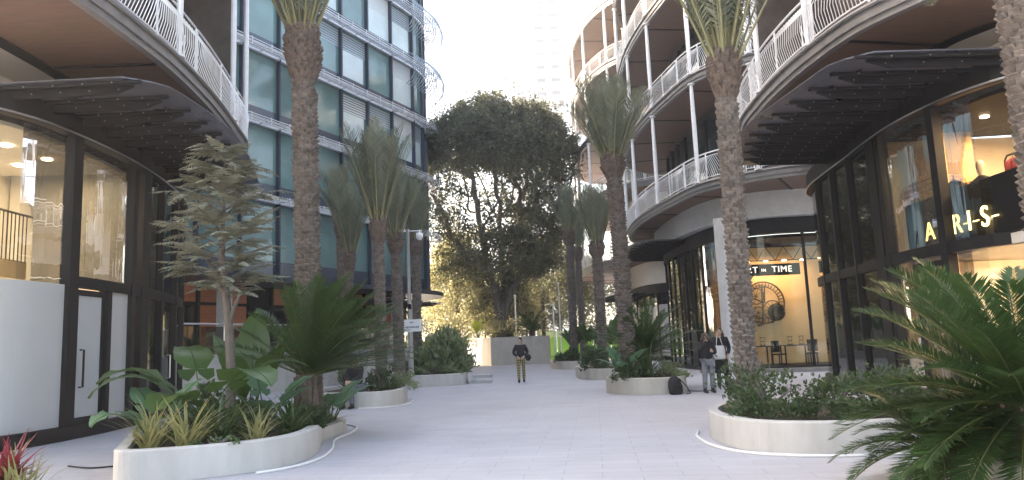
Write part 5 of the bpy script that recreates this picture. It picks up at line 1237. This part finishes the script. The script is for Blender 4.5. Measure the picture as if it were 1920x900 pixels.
def chair(label, x, y, rz):
    t = thing('chair', label, 'chair', (x, y, .2), rz, group='chairs in the clock shop'); m = MB(); m.box((0, 0, .45), (.44, .44, .06)); m.build('seat', 'black_panel', t)
    m = MB(); m.box((0, .2, .78), (.42, .05, .5)); m.build('backrest', 'black_panel', t)
    for sx in (-1, 1):
        for sy in (-1, 1): m = MB(); m.tube([(sx*.18, sy*.18, 0), (sx*.18, sy*.18, .42)], .018, 5); m.build('leg', 'dark_metal', t)
chair('dark chair left before the clock shop table', 11.3, 32.6, .4); chair('dark chair right before the clock shop table', 12.7, 32.5, -.5)

def mannequin(label, x, y, z, rz, coat='black_cloth'):
    t = thing('mannequin', label, 'mannequin', (x, y, z), rz)
    m = MB(); m.lathe([(.05, 1.42), (.05, 1.5), (.065, 1.55), (.082, 1.62), (.085, 1.7), (.06, 1.77), (.01, 1.79)], (0, 0, 0), 14); m.tube([(.13, -.25, 1.0), (.12, -.3, .93)], [.03, .02], 6); m.build('head', 'mannequin', t, smooth=True)
    m = MB(); n = 18; V = []; prof = [(.2, .15, .25), (.19, .15, .7), (.16, .11, 1.05), (.20, .12, 1.25), (.22, .11, 1.38), (.07, .06, 1.46)]
    for wx, wy, zz in prof:
        for j in range(n): a = 6.283*j/n; V.append((wx*math.cos(a), wy*math.sin(a), zz))
    m.add(V, [(i*n+j, i*n+(j+1) % n, (i+1)*n+(j+1) % n, (i+1)*n+j) for i in range(5) for j in range(n)])
    for s in (-1, 1): m.tube([(s*.2, 0, 1.38), (s*.27, .02, 1.15), (s*.2, -.2, 1.02)], [.07, .06, .045], 9)
    m.build('coat', coat, t, smooth=True)
    m = MB(); m.lathe([(.17, 0), (.17, .02), (.02, .03), (.02, .6)], (0, 0, 0), 14); m.build('stand', 'steel', t); return t
mannequin('black coated mannequin with bare tan head above the yellow letters', 10.0, 15.55, 3.2, R(-70))
m = MB(); m.prism([(-.14, -.05), (.14, -.05), (.14, .05), (-.14, .05)], 0, .2); m.tube([(-.07, 0, .2), (-.05, 0, .3), (.05, 0, .3), (.07, 0, .2)], .011, 5)
o = m.build('handbag', 'tan_leather', loc=(9.8, 15.85, 4.36)); o.rotation_euler = (0, 0, R(-80)); tag(o, 'tan handbag in front of the mannequin', 'bag')
def garment(label, loc, rz, mt, w_=.42, L=1.0):
    m = MB(); V = []; n = 14
    for f, wx, wy in ((0, .03, .02), (.06, .16, .035), (.12, w_*.5, .045), (.5, w_*.46, .055), (1, w_*.55, .06)):
        for j in range(n): a = 6.283*j/n; V.append((wx*math.cos(a), wy*math.sin(a)*(1+.3*math.sin(a*4)), -f*L))
    m.add(V, [(i*n+j, i*n+(j+1) % n, (i+1)*n+(j+1) % n, (i+1)*n+j) for i in range(4) for j in range(n)]); m.tube([(0, 0, -.02), (0, 0, .06), (.02, 0, .08)], .006, 4)
    o = m.build('hanging_garment', mt, loc=loc, smooth=True); o.rotation_euler = (0, 0, rz); return tag(o, label, 'garment', 'clothes hanging in the boutique')
CR = thing('clothes_rail', 'bronze clothes rail on the boutique mezzanine', 'clothes rail', (10.1, 14.0, 3.2))
m = MB(); m.tube([(0, .9, 0), (0, .9, 1.62), (0, .82, 1.7), (0, -.82, 1.7), (0, -.9, 1.62), (0, -.9, 0)], .022, 6); m.build('rail_frame', 'bronze', CR)
for i in range(8):
    y = 14.65-.19*i; mt = 'red_cloth' if i in (0, 1, 2, 4) else 'black_cloth'
    garment(('dark red dress hanging first on the clothes rail', 'dark red dress hanging second on the clothes rail', 'dark red blouse hanging third on the clothes rail', 'black jacket between the red garments on the rail', 'dark red coat between black jackets on the rail', 'black jacket after the red coat on the rail', 'black dress second from the far rail end', 'black dress at the rail end')[i], (10.1, y, 4.82), R(15), mt, .5, 1.1)
garment('black jacket hanging left of the mannequin', (9.95, 16.45, 4.78), R(-75), 'black_cloth', .5, 1.0)
m = MB(); m.tube([(9.95, 16.45, 3.2), (9.95, 16.45, 4.88)], .015, 5); m.lathe([(.16, 0), (.16, .02)], (9.95, 16.45, 3.2), 12); tag(m.build('hanger_stand', 'bronze'), 'thin bronze stand carrying the black jacket', 'clothes stand')
